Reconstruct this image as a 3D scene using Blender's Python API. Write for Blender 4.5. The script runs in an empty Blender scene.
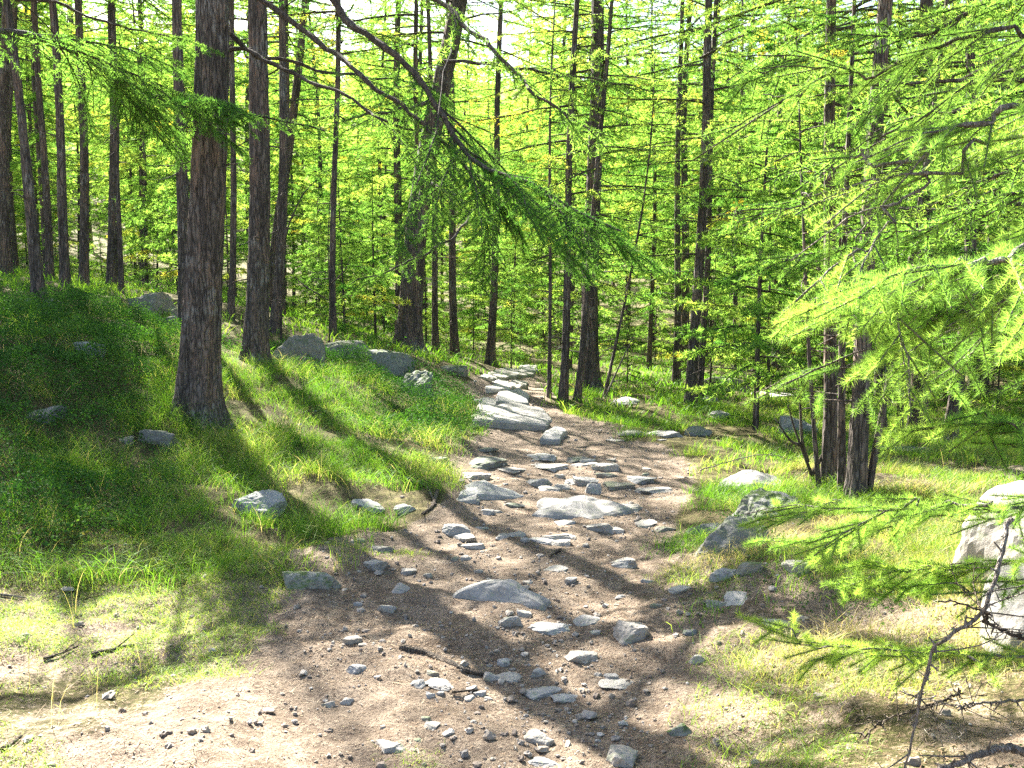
import bpy, math, numpy as np
from math import radians, pi
# ------------------------------------------------------------------ camera, sky, sun, exposure
SC = bpy.context.scene
CAMZ = 1.6
F = 940.0                      # focal length in pixels of a 1024 wide picture
PITCH = math.atan(84 / F)
cd = bpy.data.cameras.new("camera"); cam = bpy.data.objects.new("camera", cd)
SC.collection.objects.link(cam); SC.camera = cam
cam.location = (0, 0, CAMZ); cam.rotation_euler = (pi / 2 - PITCH, 0, 0)
cd.sensor_width = 36; cd.lens = 36 * F / 1024; cd.clip_start = 0.05; cd.clip_end = 3000
SUN_AZ, SUN_EL = radians(-30), radians(41)      # azimuth from +Y, towards +X positive
S = np.array([math.sin(SUN_AZ) * math.cos(SUN_EL), math.cos(SUN_AZ) * math.cos(SUN_EL), math.sin(SUN_EL)])
w = bpy.data.worlds.new("World"); SC.world = w; w.use_nodes = True
nt = w.node_tree; bg = nt.nodes['Background']
sky = nt.nodes.new('ShaderNodeTexSky'); sky.sky_type = 'NISHITA'; sky.sun_disc = False
sky.sun_elevation = SUN_EL; sky.sun_rotation = SUN_AZ; sky.dust_density = 2.5; sky.air_density = 1.0
nt.links.new(sky.outputs[0], bg.inputs[0]); bg.inputs[1].default_value = 0.05
ld = bpy.data.lights.new("sun", 'SUN'); sun = bpy.data.objects.new("sun", ld); SC.collection.objects.link(sun)
ld.energy = 5.0; ld.angle = radians(0.53); ld.color = (1.0, 0.95, 0.86)
sun.rotation_euler = (pi / 2 - SUN_EL, 0, pi - SUN_AZ)
# lamp looks along its -Z: from S to the ground
from mathutils import Vector
sun.rotation_euler = Vector(tuple(S)).to_track_quat('Z', 'Y').to_euler()
SC.view_settings.view_transform = 'Standard'; SC.view_settings.look = 'None'
SC.view_settings.exposure = 2.95; SC.view_settings.gamma = 1.0; SC.view_settings.use_curve_mapping = False
cy = SC.cycles
cy.max_bounces = 6; cy.diffuse_bounces = 4; cy.glossy_bounces = 1; cy.transmission_bounces = 3
cy.transparent_max_bounces = 4; cy.caustics_reflective = False; cy.caustics_refractive = False
cy.use_denoising = False; cy.use_adaptive_sampling = True; cy.adaptive_threshold = 0.012
cy.sample_clamp_indirect = 6

COL = SC.collection
R0 = np.random.default_rng(7)

# ------------------------------------------------------------------ noise
def _h(ix, iy, iz, seed):
    n = (ix.astype(np.int64) * 374761393 + iy.astype(np.int64) * 668265263 + iz.astype(np.int64) * 2147483647 + seed * 974711) & 0xFFFFFFFF
    n = ((n ^ (n >> 13)) * 1274126177) & 0xFFFFFFFF
    n = ((n ^ (n >> 16)) * 2246822519) & 0xFFFFFFFF
    return ((n ^ (n >> 15)) & 0xFFFFFF) / float(0xFFFFFF)
def vn(x, y, z=0.0, seed=0):
    x = np.asarray(x, float); y = np.asarray(y, float); z = np.asarray(z, float) + 0 * x
    ix, iy, iz = np.floor(x), np.floor(y), np.floor(z)
    fx, fy, fz = x - ix, y - iy, z - iz
    fx, fy, fz = [f * f * (3 - 2 * f) for f in (fx, fy, fz)]
    ix, iy, iz = ix.astype(np.int64), iy.astype(np.int64), iz.astype(np.int64)
    r = 0
    for a in (0, 1):
        for b in (0, 1):
            for c in (0, 1):
                wt = (fx if a else 1 - fx) * (fy if b else 1 - fy) * (fz if c else 1 - fz)
                r = r + wt * _h(ix + a, iy + b, iz + c, seed)
    return r * 2 - 1
def fbm(x, y, z=0.0, seed=0, o=4):
    r, a, s = 0, 1.0, 1.0
    for i in range(o):
        r = r + a * vn(np.asarray(x) * s, np.asarray(y) * s, np.asarray(z) * s, seed + i * 17); a *= .5; s *= 2.03
    return r
def sstep(a, b, x):
    t = np.clip((x - a) / (b - a), 0, 1); return t * t * (3 - 2 * t)

# ------------------------------------------------------------------ camera mapping (to find real positions)
cp, sp = math.cos(PITCH), math.sin(PITCH)
FW = np.array([0, cp, -sp]); UP = np.array([0, sp, cp]); RT = np.array([1.0, 0, 0]); CAM = np.array([0, 0, CAMZ])
def ray(px, py):
    return FW + (px - 512) / F * RT + (384 - py) / F * UP
def at(px, py, d):
    r = ray(px, py); return CAM + r * (d / r[1])
def project(P):
    q = P - CAM; dep = q @ FW
    dep = np.where(dep < .05, .05, dep)
    return 512 + F * q[..., 0] / dep, 384 - F * (q @ UP) / dep, q @ FW

# ------------------------------------------------------------------ terrain
ANC = [(0,768,3.2),(180,768,3.2),(512,768,3.2),(680,768,3.3),(860,768,2.95),(1024,768,2.7),
 (512,640,4.4),(512,560,5.85),(512,500,7.6),(512,460,9.5),(515,430,11.3),(515,405,14.2),(505,385,17.6),(510,368,21.5),
 (0,600,5.0),(250,600,5.0),(0,520,6.2),(0,420,7.9),(0,345,9.3),(0,322,11),(100,340,10),(100,296,13.5),(160,380,10),(170,318,14),(60,308,13),
 (200,415,9.3),(130,470,7.6),(255,360,12.5),(330,400,11),(440,440,10),(380,470,8.4),(470,470,9),(420,500,7.6),(300,560,5.8),
 (400,352,15),(440,385,14.2),(300,350,14.5),(345,330,20),
 (560,402,14.6),(640,410,14),(700,402,15.4),(640,450,10.4),(700,470,9.2),(760,540,6.1),(735,582,5.3),(700,640,4.3),(800,562,5.4),(780,610,4.6),
 (850,505,7.8),(960,480,8.6),(1024,470,8.8),(900,600,4.5),(900,700,3.45),(1024,620,4.0),(760,700,3.7),
 (900,450,12),(800,415,15),(1024,430,14),(730,388,19),(480,352,28),(600,372,24),(800,372,26),(1000,395,24)]
ap = np.array([at(*a) for a in ANC])
extra = np.array([(-2,1,0.02),(2,1,0.05),(0,0,0),(0,-3,-.1),(-8,0,.5),(8,0,.2),(-12,6,1.4),(-14,14,2.1),(12,8,.3),(-25,25,4.0),(25,25,.2),
  (0,45,.9),(-25,45,4.5),(25,45,1.2),(0,75,4),(-40,75,9),(40,75,6),(60,20,2),(-60,20,9),(0,-40,-2),(-40,-30,3),(40,-30,-2),
  (0,150,24),(-90,140,34),(90,140,26),(-160,0,24),(160,0,4),(0,-160,-10),(0,330,70),(-250,300,90),(250,300,80),(330,0,20),(-330,0,60),(0,-330,-20)], float)
ap = np.vstack([ap, extra])
def _k(r2): return r2 * np.log(r2 + 1e-9) * .5
_A = ap[:, :2]; _n = len(_A)
K = _k(((_A[:, None] - _A[None]) ** 2).sum(-1)) + np.eye(_n) * 0.6
Pm = np.c_[np.ones(_n), _A]
M = np.block([[K, Pm], [Pm.T, np.zeros((3, 3))]])
sol = np.linalg.solve(M, np.r_[ap[:, 2], np.zeros(3)])
def h0(x, y):
    x = np.asarray(x, float); y = np.asarray(y, float); sh = x.shape; x = x.ravel(); y = y.ravel()
    out = np.empty_like(x)
    for i in range(0, len(x), 60000):
        xx, yy = x[i:i+60000], y[i:i+60000]
        k = _k((xx[:, None] - _A[:, 0]) ** 2 + (yy[:, None] - _A[:, 1]) ** 2)
        out[i:i+60000] = k @ sol[:_n] + sol[_n] + sol[_n+1] * xx + sol[_n+2] * yy
    return out.reshape(sh)
def hit0(px, py, hf):
    r = ray(px, py); ts = np.geomspace(2.0, 120, 500)
    P = CAM + ts[:, None] * r
    below = P[:, 2] < hf(P[:, 0], P[:, 1])
    i = int(np.argmax(below)) if below.any() else len(ts) - 1
    a, b = ts[max(i-1, 0)], ts[i]
    for _ in range(12):
        m = .5 * (a + b); p = CAM + m * r
        if p[2] < hf(p[0:1], p[1:2])[0]: b = m
        else: a = m
    return CAM + b * r
# trail edges: (row, left, right)
EDG = [(768,215,690),(700,235,690),(640,262,668),(600,300,655),(560,345,652),(520,405,668),(500,432,690),(480,455,702),(460,468,690),
       (440,473,640),(425,474,612),(405,474,556),(390,466,548),(378,474,540),(369,496,540)]
el = np.array([hit0(l, r_, h0)[:2] for r_, l, _ in EDG]); er = np.array([hit0(rr, r_, h0)[:2] for r_, _, rr in EDG])
YL = np.r_[-60, el[:, 1], 30, 45]; XL = np.r_[-2.2, el[:, 0], -2.5, -10]
YR = np.r_[-60, er[:, 1], 30, 45]; XR = np.r_[.9, er[:, 0], -.4, -7.5]
def pathd(x, y):                      # >0 inside the trail, metres to the nearest edge
    return np.minimum(x - np.interp(y, YL, XL), np.interp(y, YR, XR) - x) + .16 * fbm(x * 1.3, y * 1.3, 0, 5, 3) - 3 * sstep(20.5, 23, y)
def dirt(x, y):
    pd_ = pathd(x, y); d = np.maximum(sstep(-.18, .15, pd_), .8 * sstep(-.75, -.1, pd_ + .25 * fbm(x * 2.5, y * 2.5, 0, 15, 3)) * sstep(7.5, 6, y))
    l = sstep(6.1, 5.0, y) * sstep(.6, -.6, x - .1) * (.72 + .45 * fbm(x * 1.1, y * 1.6, 0, 9, 3))
    rr = sstep(6.2, 4.6, y) * sstep(.6, 1.0, x) * (.55 + .45 * fbm(x * 1.2, y * 1.2, 0, 19, 3))
    n = .25 * sstep(.2, .8, fbm(x * .5, y * .5, 0, 29, 3)) + .0
    r2 = sstep(2.0, 3.5, x) * sstep(11, 9.5, y) * sstep(7.2, 8.2, y) * .6
    return np.clip(np.maximum.reduce([d, l, rr, n, r2 + 0 * d]), 0, 1)
def hh(x, y):
    x = np.asarray(x, float); y = np.asarray(y, float)
    z = h0(x, y); pd = pathd(x, y); ins = sstep(-.3, .5, pd)
    dist = np.hypot(x, y)
    near = sstep(60, 12, dist)
    z = z - .05 * ins
    z = z + near * (1 - ins) * (.07 * fbm(x * .9, y * .9, 0, 3, 3) + .03 * fbm(x * 3.1, y * 3.1, 0, 4, 2))
    z = z + near * ins * (.03 * fbm(x * 2.2, y * 2.8, 0, 6, 3))
    z = z + sstep(14, 5, dist) * (.012 * fbm(x * 9, y * 9, 0, 8, 3))
    z = z + .17 * np.exp(-((x - 1.5) / .45) ** 2 - ((y - 5.3) / .55) ** 2) + .10 * np.exp(-((x - 1.05) / .28) ** 2 - ((y - 4.3) / .45) ** 2)
    z = z + sstep(60, 160, dist) * 3 * fbm(x * .03, y * .03, 0, 40, 4)
    return z
def hit(px, py): return hit0(px, py, hh)
def hs(x, y): return float(hh(np.array([x]), np.array([y]))[0])

# ------------------------------------------------------------------ mesh helpers
def mk(name, V, T, mats, mi=None, attrs=None, smooth=False, parent=None, loc=None):
    V = np.asarray(V, np.float32); T = np.asarray(T, np.int32); k = T.shape[1]
    me = bpy.data.meshes.new(name)
    me.vertices.add(len(V)); me.vertices.foreach_set('co', V.ravel())
    me.loops.add(T.size); me.loops.foreach_set('vertex_index', T.ravel())
    me.polygons.add(len(T)); me.polygons.foreach_set('loop_start', np.arange(0, T.size, k, dtype=np.int32))
    if not isinstance(mats, (list, tuple)): mats = [mats]
    for m in mats: me.materials.append(m)
    if mi is not None: me.polygons.foreach_set('material_index', np.asarray(mi, np.int32))
    me.polygons.foreach_set('use_smooth', np.full(len(T), bool(smooth)))
    for a, v in (attrs or {}).items():
        at_ = me.attributes.new(a, 'FLOAT', 'POINT'); at_.data.foreach_set('value', np.asarray(v, np.float32))
    me.update(calc_edges=True)
    o = bpy.data.objects.new(name, me); COL.objects.link(o)
    if parent: o.parent = parent
    if loc is not None: o.location = tuple(loc)
    return o
def tag(o, label=None, cat=None, group=None, kind=None):
    if label: o['label'] = label
    if cat: o['category'] = cat
    if group: o['group'] = group
    if kind: o['kind'] = kind
    elif cat: o['kind'] = 'thing'
    return o
def empty(name, loc, rz=0, sc=1, **k):
    o = bpy.data.objects.new(name, None); COL.objects.link(o); o.location = tuple(loc); o.rotation_euler = (0, 0, rz); o.scale = (sc,) * 3
    o.empty_display_size = .1
    return tag(o, **k)
def nrm(v): return v / np.maximum(np.linalg.norm(v, axis=-1, keepdims=True), 1e-9)
class Geo:                             # collects triangles with material index and tint
    def __init__(s): s.V = []; s.T = []; s.M = []; s.A = []; s.n = 0
    def add(s, V, T, m=0, a=0.5):
        V = np.asarray(V, float).reshape(-1, 3); T = np.asarray(T).reshape(-1, 3)
        s.V.append(V); s.T.append(T + s.n); s.n += len(V); s.M.append(np.full(len(T), m)); s.A.append(np.broadcast_to(np.asarray(a, float), (len(V),)).copy())
    def build(s, name, mats, parent=None, loc=None, smooth=False):
        return mk(name, np.concatenate(s.V), np.concatenate(s.T), mats, np.concatenate(s.M), {'tint': np.concatenate(s.A)}, smooth, parent, loc)
def prisms(P0, P1, r0, r1, n=3):
    """thin tapered sticks, n sides"""
    N = len(P0); ax = nrm(P1 - P0); ref = np.where(np.abs(ax[:, 2:3]) > .9, [[1., 0, 0]], [[0, 0, 1.]])
    u = nrm(np.cross(ax, ref)); v = np.cross(ax, u)
    th = np.arange(n) / n * 2 * pi
    ring = np.cos(th)[None, :, None] * u[:, None] + np.sin(th)[None, :, None] * v[:, None]
    A = P0[:, None] + ring * np.broadcast_to(r0, (N,))[:, None, None]; B = P1[:, None] + ring * np.broadcast_to(r1, (N,))[:, None, None]
    V = np.concatenate([A, B], 1)
    t = []
    for i in range(n):
        j = (i + 1) % n; t += [(i, j, n + j), (i, n + j, n + i)]
    T = np.array(t)[None] + (np.arange(N) * 2 * n)[:, None, None]
    return V.reshape(-1, 3), T.reshape(-1, 3)
def tube(P, r, n=8, disp=None, rs=None):
    """tube along polyline with radii r; disp(theta, s, r)-> radial offset"""
    P = np.asarray(P, float); r = np.broadcast_to(r, (len(P),)); tg = nrm(np.gradient(P, axis=0))
    ref = np.array([1., 0, 0]) if abs(tg[0][2]) > .7 else np.array([0, 0, 1.])
    u = nrm(np.cross(tg, ref)); v = np.cross(tg, u)
    th = np.arange(n) / n * 2 * pi
    s = np.r_[0, np.cumsum(np.linalg.norm(np.diff(P, axis=0), axis=1))]
    rad = r[:, None] + (disp(th[None, :], s[:, None], r[:, None]) if disp else 0) + 0 * th[None]
    V = P[:, None] + (np.cos(th)[None, :, None] * u[:, None] + np.sin(th)[None, :, None] * v[:, None]) * rad[..., None]
    m = len(P); i = np.arange(m - 1)[:, None] * n; j = np.arange(n)[None]; jn = (j + 1) % n
    a, b, c, d = i + j, i + jn, i + n + jn, i + n + j
    T = np.concatenate([np.stack([a, b, c], -1).reshape(-1, 3), np.stack([a, c, d], -1).reshape(-1, 3)])
    V = V.reshape(-1, 3); V = np.vstack([V, P[-1:] + tg[-1:] * r[-1]]); tip = len(V) - 1
    cap = np.array([(tip - n + k, tip - n + (k + 1) % n, tip) for k in range(n)])
    return V, np.concatenate([T, cap])
def smooth_poly(P, n):
    """Catmull-Rom resample"""
    P = np.asarray(P, float); Q = np.vstack([2 * P[0] - P[1], P, 2 * P[-1] - P[-2]]); out = []
    m = len(P) - 1
    for t in np.linspace(0, m - 1e-6, n):
        i = int(t); f = t - i; a, b, c, d = Q[i], Q[i+1], Q[i+2], Q[i+3]
        out.append(.5 * (2*b + (c - a)*f + (2*a - 5*b + 4*c - d)*f*f + (3*b - a - 3*c + d)*f**3))
    return np.array(out)

# ------------------------------------------------------------------ materials
def newmat(name):
    m = bpy.data.materials.new(name); m.use_nodes = True; n = m.node_tree.nodes
    for x in list(n): n.remove(x)
    out = n.new('ShaderNodeOutputMaterial'); return m, m.node_tree, n, m.node_tree.links, out
def ramp(n, l, fac, stops):
    r = n.new('ShaderNodeValToRGB'); e = r.color_ramp.elements
    while len(e) < len(stops): e.new(.5)
    for i, (p, c) in enumerate(stops): e[i].position = p; e[i].color = (*c, 1)
    if fac is not None: l.new(fac, r.inputs[0])
    return r.outputs[0]
def noise(n, l, vec, scale, detail=4, rough=.6, dist=0):
    t = n.new('ShaderNodeTexNoise'); t.inputs['Scale'].default_value = scale; t.inputs['Detail'].default_value = detail
    t.inputs['Roughness'].default_value = rough; t.inputs['Distortion'].default_value = dist
    if vec is not None: l.new(vec, t.inputs['Vector'])
    return t.outputs['Fac']
def mix(n, l, f, a, b, bt='MIX'):
    m = n.new('ShaderNodeMix'); m.data_type = 'RGBA'; m.blend_type = bt
    for s_, v in ((m.inputs[0], f), (m.inputs[6], a), (m.inputs[7], b)):
        if isinstance(v, (int, float)): s_.default_value = v
        elif isinstance(v, tuple): s_.default_value = (*v, 1)
        else: l.new(v, s_)
    return m.outputs[2]
def mathn(n, l, op, a, b=None, clamp=False):
    m = n.new('ShaderNodeMath'); m.operation = op; m.use_clamp = clamp
    for s_, v in ((m.inputs[0], a), (m.inputs[1], b)):
        if v is None: continue
        if isinstance(v, (int, float)): s_.default_value = v
        else: l.new(v, s_)
    return m.outputs[0]
def leafmat(name, stops, trans=.5, tboost=(1.15, 1.25, .6), gloss=.04):
    m, t, n, l, out = newmat(name)
    at_ = n.new('ShaderNodeAttribute'); at_.attribute_name = 'tint'
    oi = n.new('ShaderNodeObjectInfo')
    f = mathn(n, l, 'ADD', at_.outputs['Fac'], mathn(n, l, 'MULTIPLY', mathn(n, l, 'SUBTRACT', oi.outputs['Random'], .5), .16), True)
    c = ramp(n, l, f, stops)
    d = n.new('ShaderNodeBsdfDiffuse'); l.new(c, d.inputs[0])
    tr = n.new('ShaderNodeBsdfTranslucent'); l.new(mix(n, l, 1.0, c, tboost, 'MULTIPLY'), tr.inputs[0])
    ms = n.new('ShaderNodeMixShader'); ms.inputs[0].default_value = trans; l.new(d.outputs[0], ms.inputs[1]); l.new(tr.outputs[0], ms.inputs[2])
    g = n.new('ShaderNodeBsdfGlossy'); g.inputs['Roughness'].default_value = .6; g.inputs[0].default_value = (.8, .85, .8, 1)
    m2 = n.new('ShaderNodeMixShader'); m2.inputs[0].default_value = gloss; l.new(ms.outputs[0], m2.inputs[1]); l.new(g.outputs[0], m2.inputs[2])
    l.new(m2.outputs[0], out.inputs[0]); return m
NEEDLE = leafmat('needles', [(0, (.04, .14, .02)), (.45, (.135, .28, .05)), (.75, (.23, .36, .07)), (.9, (.36, .39, .06)), (1, (.44, .36, .045))], .64, (2.1, 1.85, 1.3), .02)
GRASSM = leafmat('grass_blades', [(0, (.045, .13, .012)), (.5, (.12, .25, .022)), (.75, (.26, .34, .06)), (.88, (.42, .36, .16)), (1, (.48, .40, .24))], .5, (1.6, 1.6, .9))
LEAFM = leafmat('shrub_leaves', [(0, (.02, .065, .012)), (.45, (.05, .13, .02)), (.8, (.12, .23, .035)), (1, (.30, .20, .05))], .3, (1.3, 1.5, .8), .02)

def bark_mat(name, dark, mid, red, lich, sc=1.0):
    m, t, n, l, out = newmat(name)
    tc = n.new('ShaderNodeTexCoord'); mp = n.new('ShaderNodeMapping'); l.new(tc.outputs['Object'], mp.inputs[0]); mp.inputs['Scale'].default_value = (sc, sc, sc * .15)
    v = n.new('ShaderNodeTexVoronoi'); v.feature = 'DISTANCE_TO_EDGE'; v.inputs['Scale'].default_value = 24
    nz = noise(n, l, mp.outputs[0], 9, 5, .65)
    wv = n.new('ShaderNodeVectorMath'); wv.operation = 'ADD'
    sc_ = n.new('ShaderNodeVectorMath'); sc_.operation = 'SCALE'; sc_.inputs['Scale'].default_value = .14
    cn = n.new('ShaderNodeTexNoise'); cn.inputs['Scale'].default_value = 14; l.new(mp.outputs[0], cn.inputs['Vector']); l.new(cn.outputs['Color'], sc_.inputs[0])
    l.new(mp.outputs[0], wv.inputs[0]); l.new(sc_.outputs[0], wv.inputs[1]); l.new(wv.outputs[0], v.inputs['Vector'])
    fur = ramp(n, l, mathn(n, l, 'ADD', v.outputs['Distance'], mathn(n, l, 'MULTIPLY', mathn(n, l, 'SUBTRACT', nz, .5), .35)), [(.02, (0, 0, 0)), (.2, (1, 1, 1))])
    c = ramp(n, l, nz, [(.36, dark), (.48, mid), (.6, red)])
    big = noise(n, l, tc.outputs['Object'], 2.2, 5, .7)
    c = mix(n, l, ramp(n, l, big, [(.53, (0, 0, 0)), (.6, (.7, .7, .7))]), c, lich)
    c = mix(n, l, fur, tuple(x * .6 for x in dark), c)
    fine = noise(n, l, mp.outputs[0], 60, 3, .7)
    c = mix(n, l, ramp(n, l, fine, [(.35, (.0, .0, .0)), (.7, (.4, .4, .4))]), c, tuple(min(1, x * 1.5) for x in mid))
    bs = n.new('ShaderNodeBsdfPrincipled'); l.new(c, bs.inputs['Base Color']); bs.inputs['Roughness'].default_value = .9; bs.inputs['Specular IOR Level'].default_value = .2
    bp = n.new('ShaderNodeBump'); bp.inputs['Strength'].default_value = 1; bp.inputs['Distance'].default_value = .04
    hsum = mathn(n, l, 'ADD', mathn(n, l, 'MULTIPLY', nz, .6), mathn(n, l, 'ADD', mathn(n, l, 'MULTIPLY', v.outputs['Distance'], 1.2), mathn(n, l, 'MULTIPLY', fine, .2)))
    l.new(hsum, bp.inputs['Height']); l.new(bp.outputs[0], bs.inputs['Normal']); l.new(bs.outputs[0], out.inputs[0]); return m
BARK = bark_mat('larch_bark', (.05, .04, .034), (.155, .13, .112), (.23, .155, .115), (.30, .295, .27))
TWIG = bark_mat('twig_bark', (.07, .055, .045), (.16, .13, .10), (.24, .19, .14), (.30, .29, .25), 3)
PALEWOOD = bark_mat('pale_dead_wood', (.20, .17, .14), (.36, .31, .27), (.42, .36, .30), (.5, .48, .44), 3)

def stone_mat(name, base, lo, moss=.0):
    m, t, n, l, out = newmat(name)
    tc = n.new('ShaderNodeTexCoord'); oi = n.new('ShaderNodeObjectInfo'); ob = n.new('ShaderNodeVectorMath'); ob.operation = 'ADD'
    l.new(tc.outputs['Object'], ob.inputs[0]); l.new(oi.outputs['Location'], ob.inputs[1]); vec = ob.outputs[0]
    a = noise(n, l, vec, 7, 6, .7); b = noise(n, l, vec, 45, 4, .75); c3 = noise(n, l, vec, 180, 2, .6)
    c = mix(n, l, ramp(n, l, a, [(.35, (0, 0, 0)), (.65, (1, 1, 1))]), lo, base)
    c = mix(n, l, ramp(n, l, b, [(.52, (0, 0, 0)), (.62, (.7, .7, .7))]), c, tuple(x * .45 for x in lo))
    c = mix(n, l, ramp(n, l, c3, [(.5, (0, 0, 0)), (.7, (.5, .5, .5))]), c, tuple(min(.8, x * 1.5) for x in base))
    c = mix(n, l, mathn(n, l, 'MULTIPLY', oi.outputs['Random'], .6), c, (.29, .25, .20))
    li = noise(n, l, vec, 16, 5, .7)
    c = mix(n, l, ramp(n, l, li, [(.56, (0, 0, 0)), (.62, (.55, .55, .55))]), c, (.24, .27, .17))
    if moss:
        g = n.new('ShaderNodeNewGeometry'); sx = n.new('ShaderNodeSeparateXYZ'); l.new(g.outputs['Normal'], sx.inputs[0])
        mm = mathn(n, l, 'MULTIPLY', ramp(n, l, li, [(.42, (0, 0, 0)), (.55, (1, 1, 1))]), mathn(n, l, 'MULTIPLY', sx.outputs[2], moss), True)
        c = mix(n, l, mm, c, (.07, .11, .025))
    bs = n.new('ShaderNodeBsdfPrincipled'); l.new(c, bs.inputs['Base Color']); bs.inputs['Roughness'].default_value = .85; bs.inputs['Specular IOR Level'].default_value = .3
    bp = n.new('ShaderNodeBump'); bp.inputs['Strength'].default_value = .7; bp.inputs['Distance'].default_value = .012
    l.new(mathn(n, l, 'ADD', mathn(n, l, 'MULTIPLY', a, .8), mathn(n, l, 'ADD', mathn(n, l, 'MULTIPLY', b, .35), mathn(n, l, 'MULTIPLY', c3, .1))), bp.inputs['Height'])
    l.new(bp.outputs[0], bs.inputs['Normal']); l.new(bs.outputs[0], out.inputs[0]); return m
STONE = stone_mat('grey_stone', (.36, .355, .34), (.20, .20, .195))
PALEST = stone_mat('pale_stone', (.44, .42, .385), (.27, .26, .24))
DARKST = stone_mat('dark_stone', (.22, .22, .21), (.11, .115, .11), .5)
MOSSST = stone_mat('mossy_stone', (.30, .30, .27), (.17, .17, .15), 1.3)

def gravel_mat():
    m, t, n, l, out = newmat('gravel'); g = n.new('ShaderNodeNewGeometry')
    c = ramp(n, l, g.outputs['Random Per Island'], [(0, (.15, .12, .10)), (.3, (.20, .17, .14)), (.55, (.27, .26, .245)), (.8, (.33, .28, .22)), (1, (.50, .48, .44))])
    c = mix(n, l, ramp(n, l, noise(n, l, g.outputs['Position'], 120, 3, .7), [(.4, (0, 0, 0)), (.6, (.5, .5, .5))]), c, (.22, .17, .13))
    b = n.new('ShaderNodeBsdfPrincipled'); b.inputs['Roughness'].default_value = .9; l.new(c, b.inputs['Base Color']); l.new(b.outputs[0], out.inputs[0]); return m
GRAVEL = gravel_mat()
def ground_mat(name):
    m, t, n, l, out = newmat(name)
    g = n.new('ShaderNodeNewGeometry'); vec = g.outputs['Position']
    at_ = n.new('ShaderNodeAttribute'); at_.attribute_name = 'dirt'
    n1 = noise(n, l, vec, 1.3, 5, .65); n2 = noise(n, l, vec, 9, 6, .72); n3 = noise(n, l, vec, 60, 4, .75); n4 = noise(n, l, vec, 230, 2, .7)
    dc = ramp(n, l, n2, [(.32, (.10, .07, .045)), (.48, (.205, .158, .112)), (.64, (.36, .29, .215))])
    dc = mix(n, l, ramp(n, l, n1, [(.4, (0, 0, 0)), (.65, (.6, .6, .6))]), dc, (.30, .235, .175))
    dc = mix(n, l, ramp(n, l, n3, [(.40, (.8, .8, .8)), (.52, (0, 0, 0))]), dc, (.10, .068, .05))
    dc = mix(n, l, ramp(n, l, n4, [(.56, (0, 0, 0)), (.68, (.8, .8, .8))]), dc, (.44, .36, .29))
    gc = ramp(n, l, n2, [(.34, (.035, .03, .014)), (.48, (.085, .08, .03)), (.62, (.17, .155, .06))])
    gc = mix(n, l, ramp(n, l, n3, [(.5, (0, 0, 0)), (.6, (.9, .9, .9))]), gc, (.19, .14, .08))
    f = mathn(n, l, 'ADD', at_.outputs['Fac'], mathn(n, l, 'MULTIPLY', mathn(n, l, 'SUBTRACT', n2, .5), 1.1))
    f = mathn(n, l, 'ADD', f, mathn(n, l, 'MULTIPLY', mathn(n, l, 'SUBTRACT', n3, .5), .9))
    c = mix(n, l, ramp(n, l, f, [(.38, (0, 0, 0)), (.62, (1, 1, 1))]), gc, dc)
    bs = n.new('ShaderNodeBsdfPrincipled'); l.new(c, bs.inputs['Base Color']); bs.inputs['Roughness'].default_value = .95; bs.inputs['Specular IOR Level'].default_value = .15
    bp = n.new('ShaderNodeBump'); bp.inputs['Strength'].default_value = 1.0; bp.inputs['Distance'].default_value = .035
    l.new(mathn(n, l, 'ADD', mathn(n, l, 'MULTIPLY', n2, 1.2), mathn(n, l, 'ADD', mathn(n, l, 'MULTIPLY', n3, .55), mathn(n, l, 'MULTIPLY', n4, .22))), bp.inputs['Height'])
    l.new(bp.outputs[0], bs.inputs['Normal']); l.new(bs.outputs[0], out.inputs[0]); return m
GROUND = ground_mat('forest_soil')

# ------------------------------------------------------------------ ground and trail (one height field, split along the trail's edge)
AP = np.array([0., -5.0])
ang = np.concatenate([np.linspace(-180, -50, 30)[:-1], np.linspace(-50, 50, 620)[:-1], np.linspace(50, 180, 30)[:-1]]) * pi / 180
rad = np.concatenate([[.02, 2, 4, 6], np.geomspace(7.0, 24, 430)[:-1], np.geomspace(24, 80, 130)[:-1], np.geomspace(80, 600, 60)])
AA, RR = np.meshgrid(ang, rad)
X = AP[0] + np.sin(AA) * RR; Y = AP[1] + np.cos(AA) * RR
Z = hh(X, Y)
V = np.stack([X, Y, Z], -1).reshape(-1, 3)
na = len(ang); nr = len(rad)
i = np.arange(nr - 1)[:, None] * na; j = np.arange(na)[None]; jn = (j + 1) % na
Q = np.stack([i + j, i + na + j, i + na + jn, i + jn], -1).reshape(-1, 4)
Q = Q[:, ::-1]
DV = dirt(V[:, 0], V[:, 1])
cx, cyy = V[Q].mean(1)[:, 0], V[Q].mean(1)[:, 1]
inside = (pathd(cx, cyy) > 0) & (cyy > -4) & (cyy < 40)
def sub(name, mask):
    q = Q[mask]; u, inv = np.unique(q.ravel(), return_inverse=True)
    o = mk(name, V[u], inv.reshape(-1, 4), GROUND, None, {'dirt': DV[u]}, True); o['kind'] = 'structure'; return o
sub('ground', ~inside); sub('path', inside)

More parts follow.
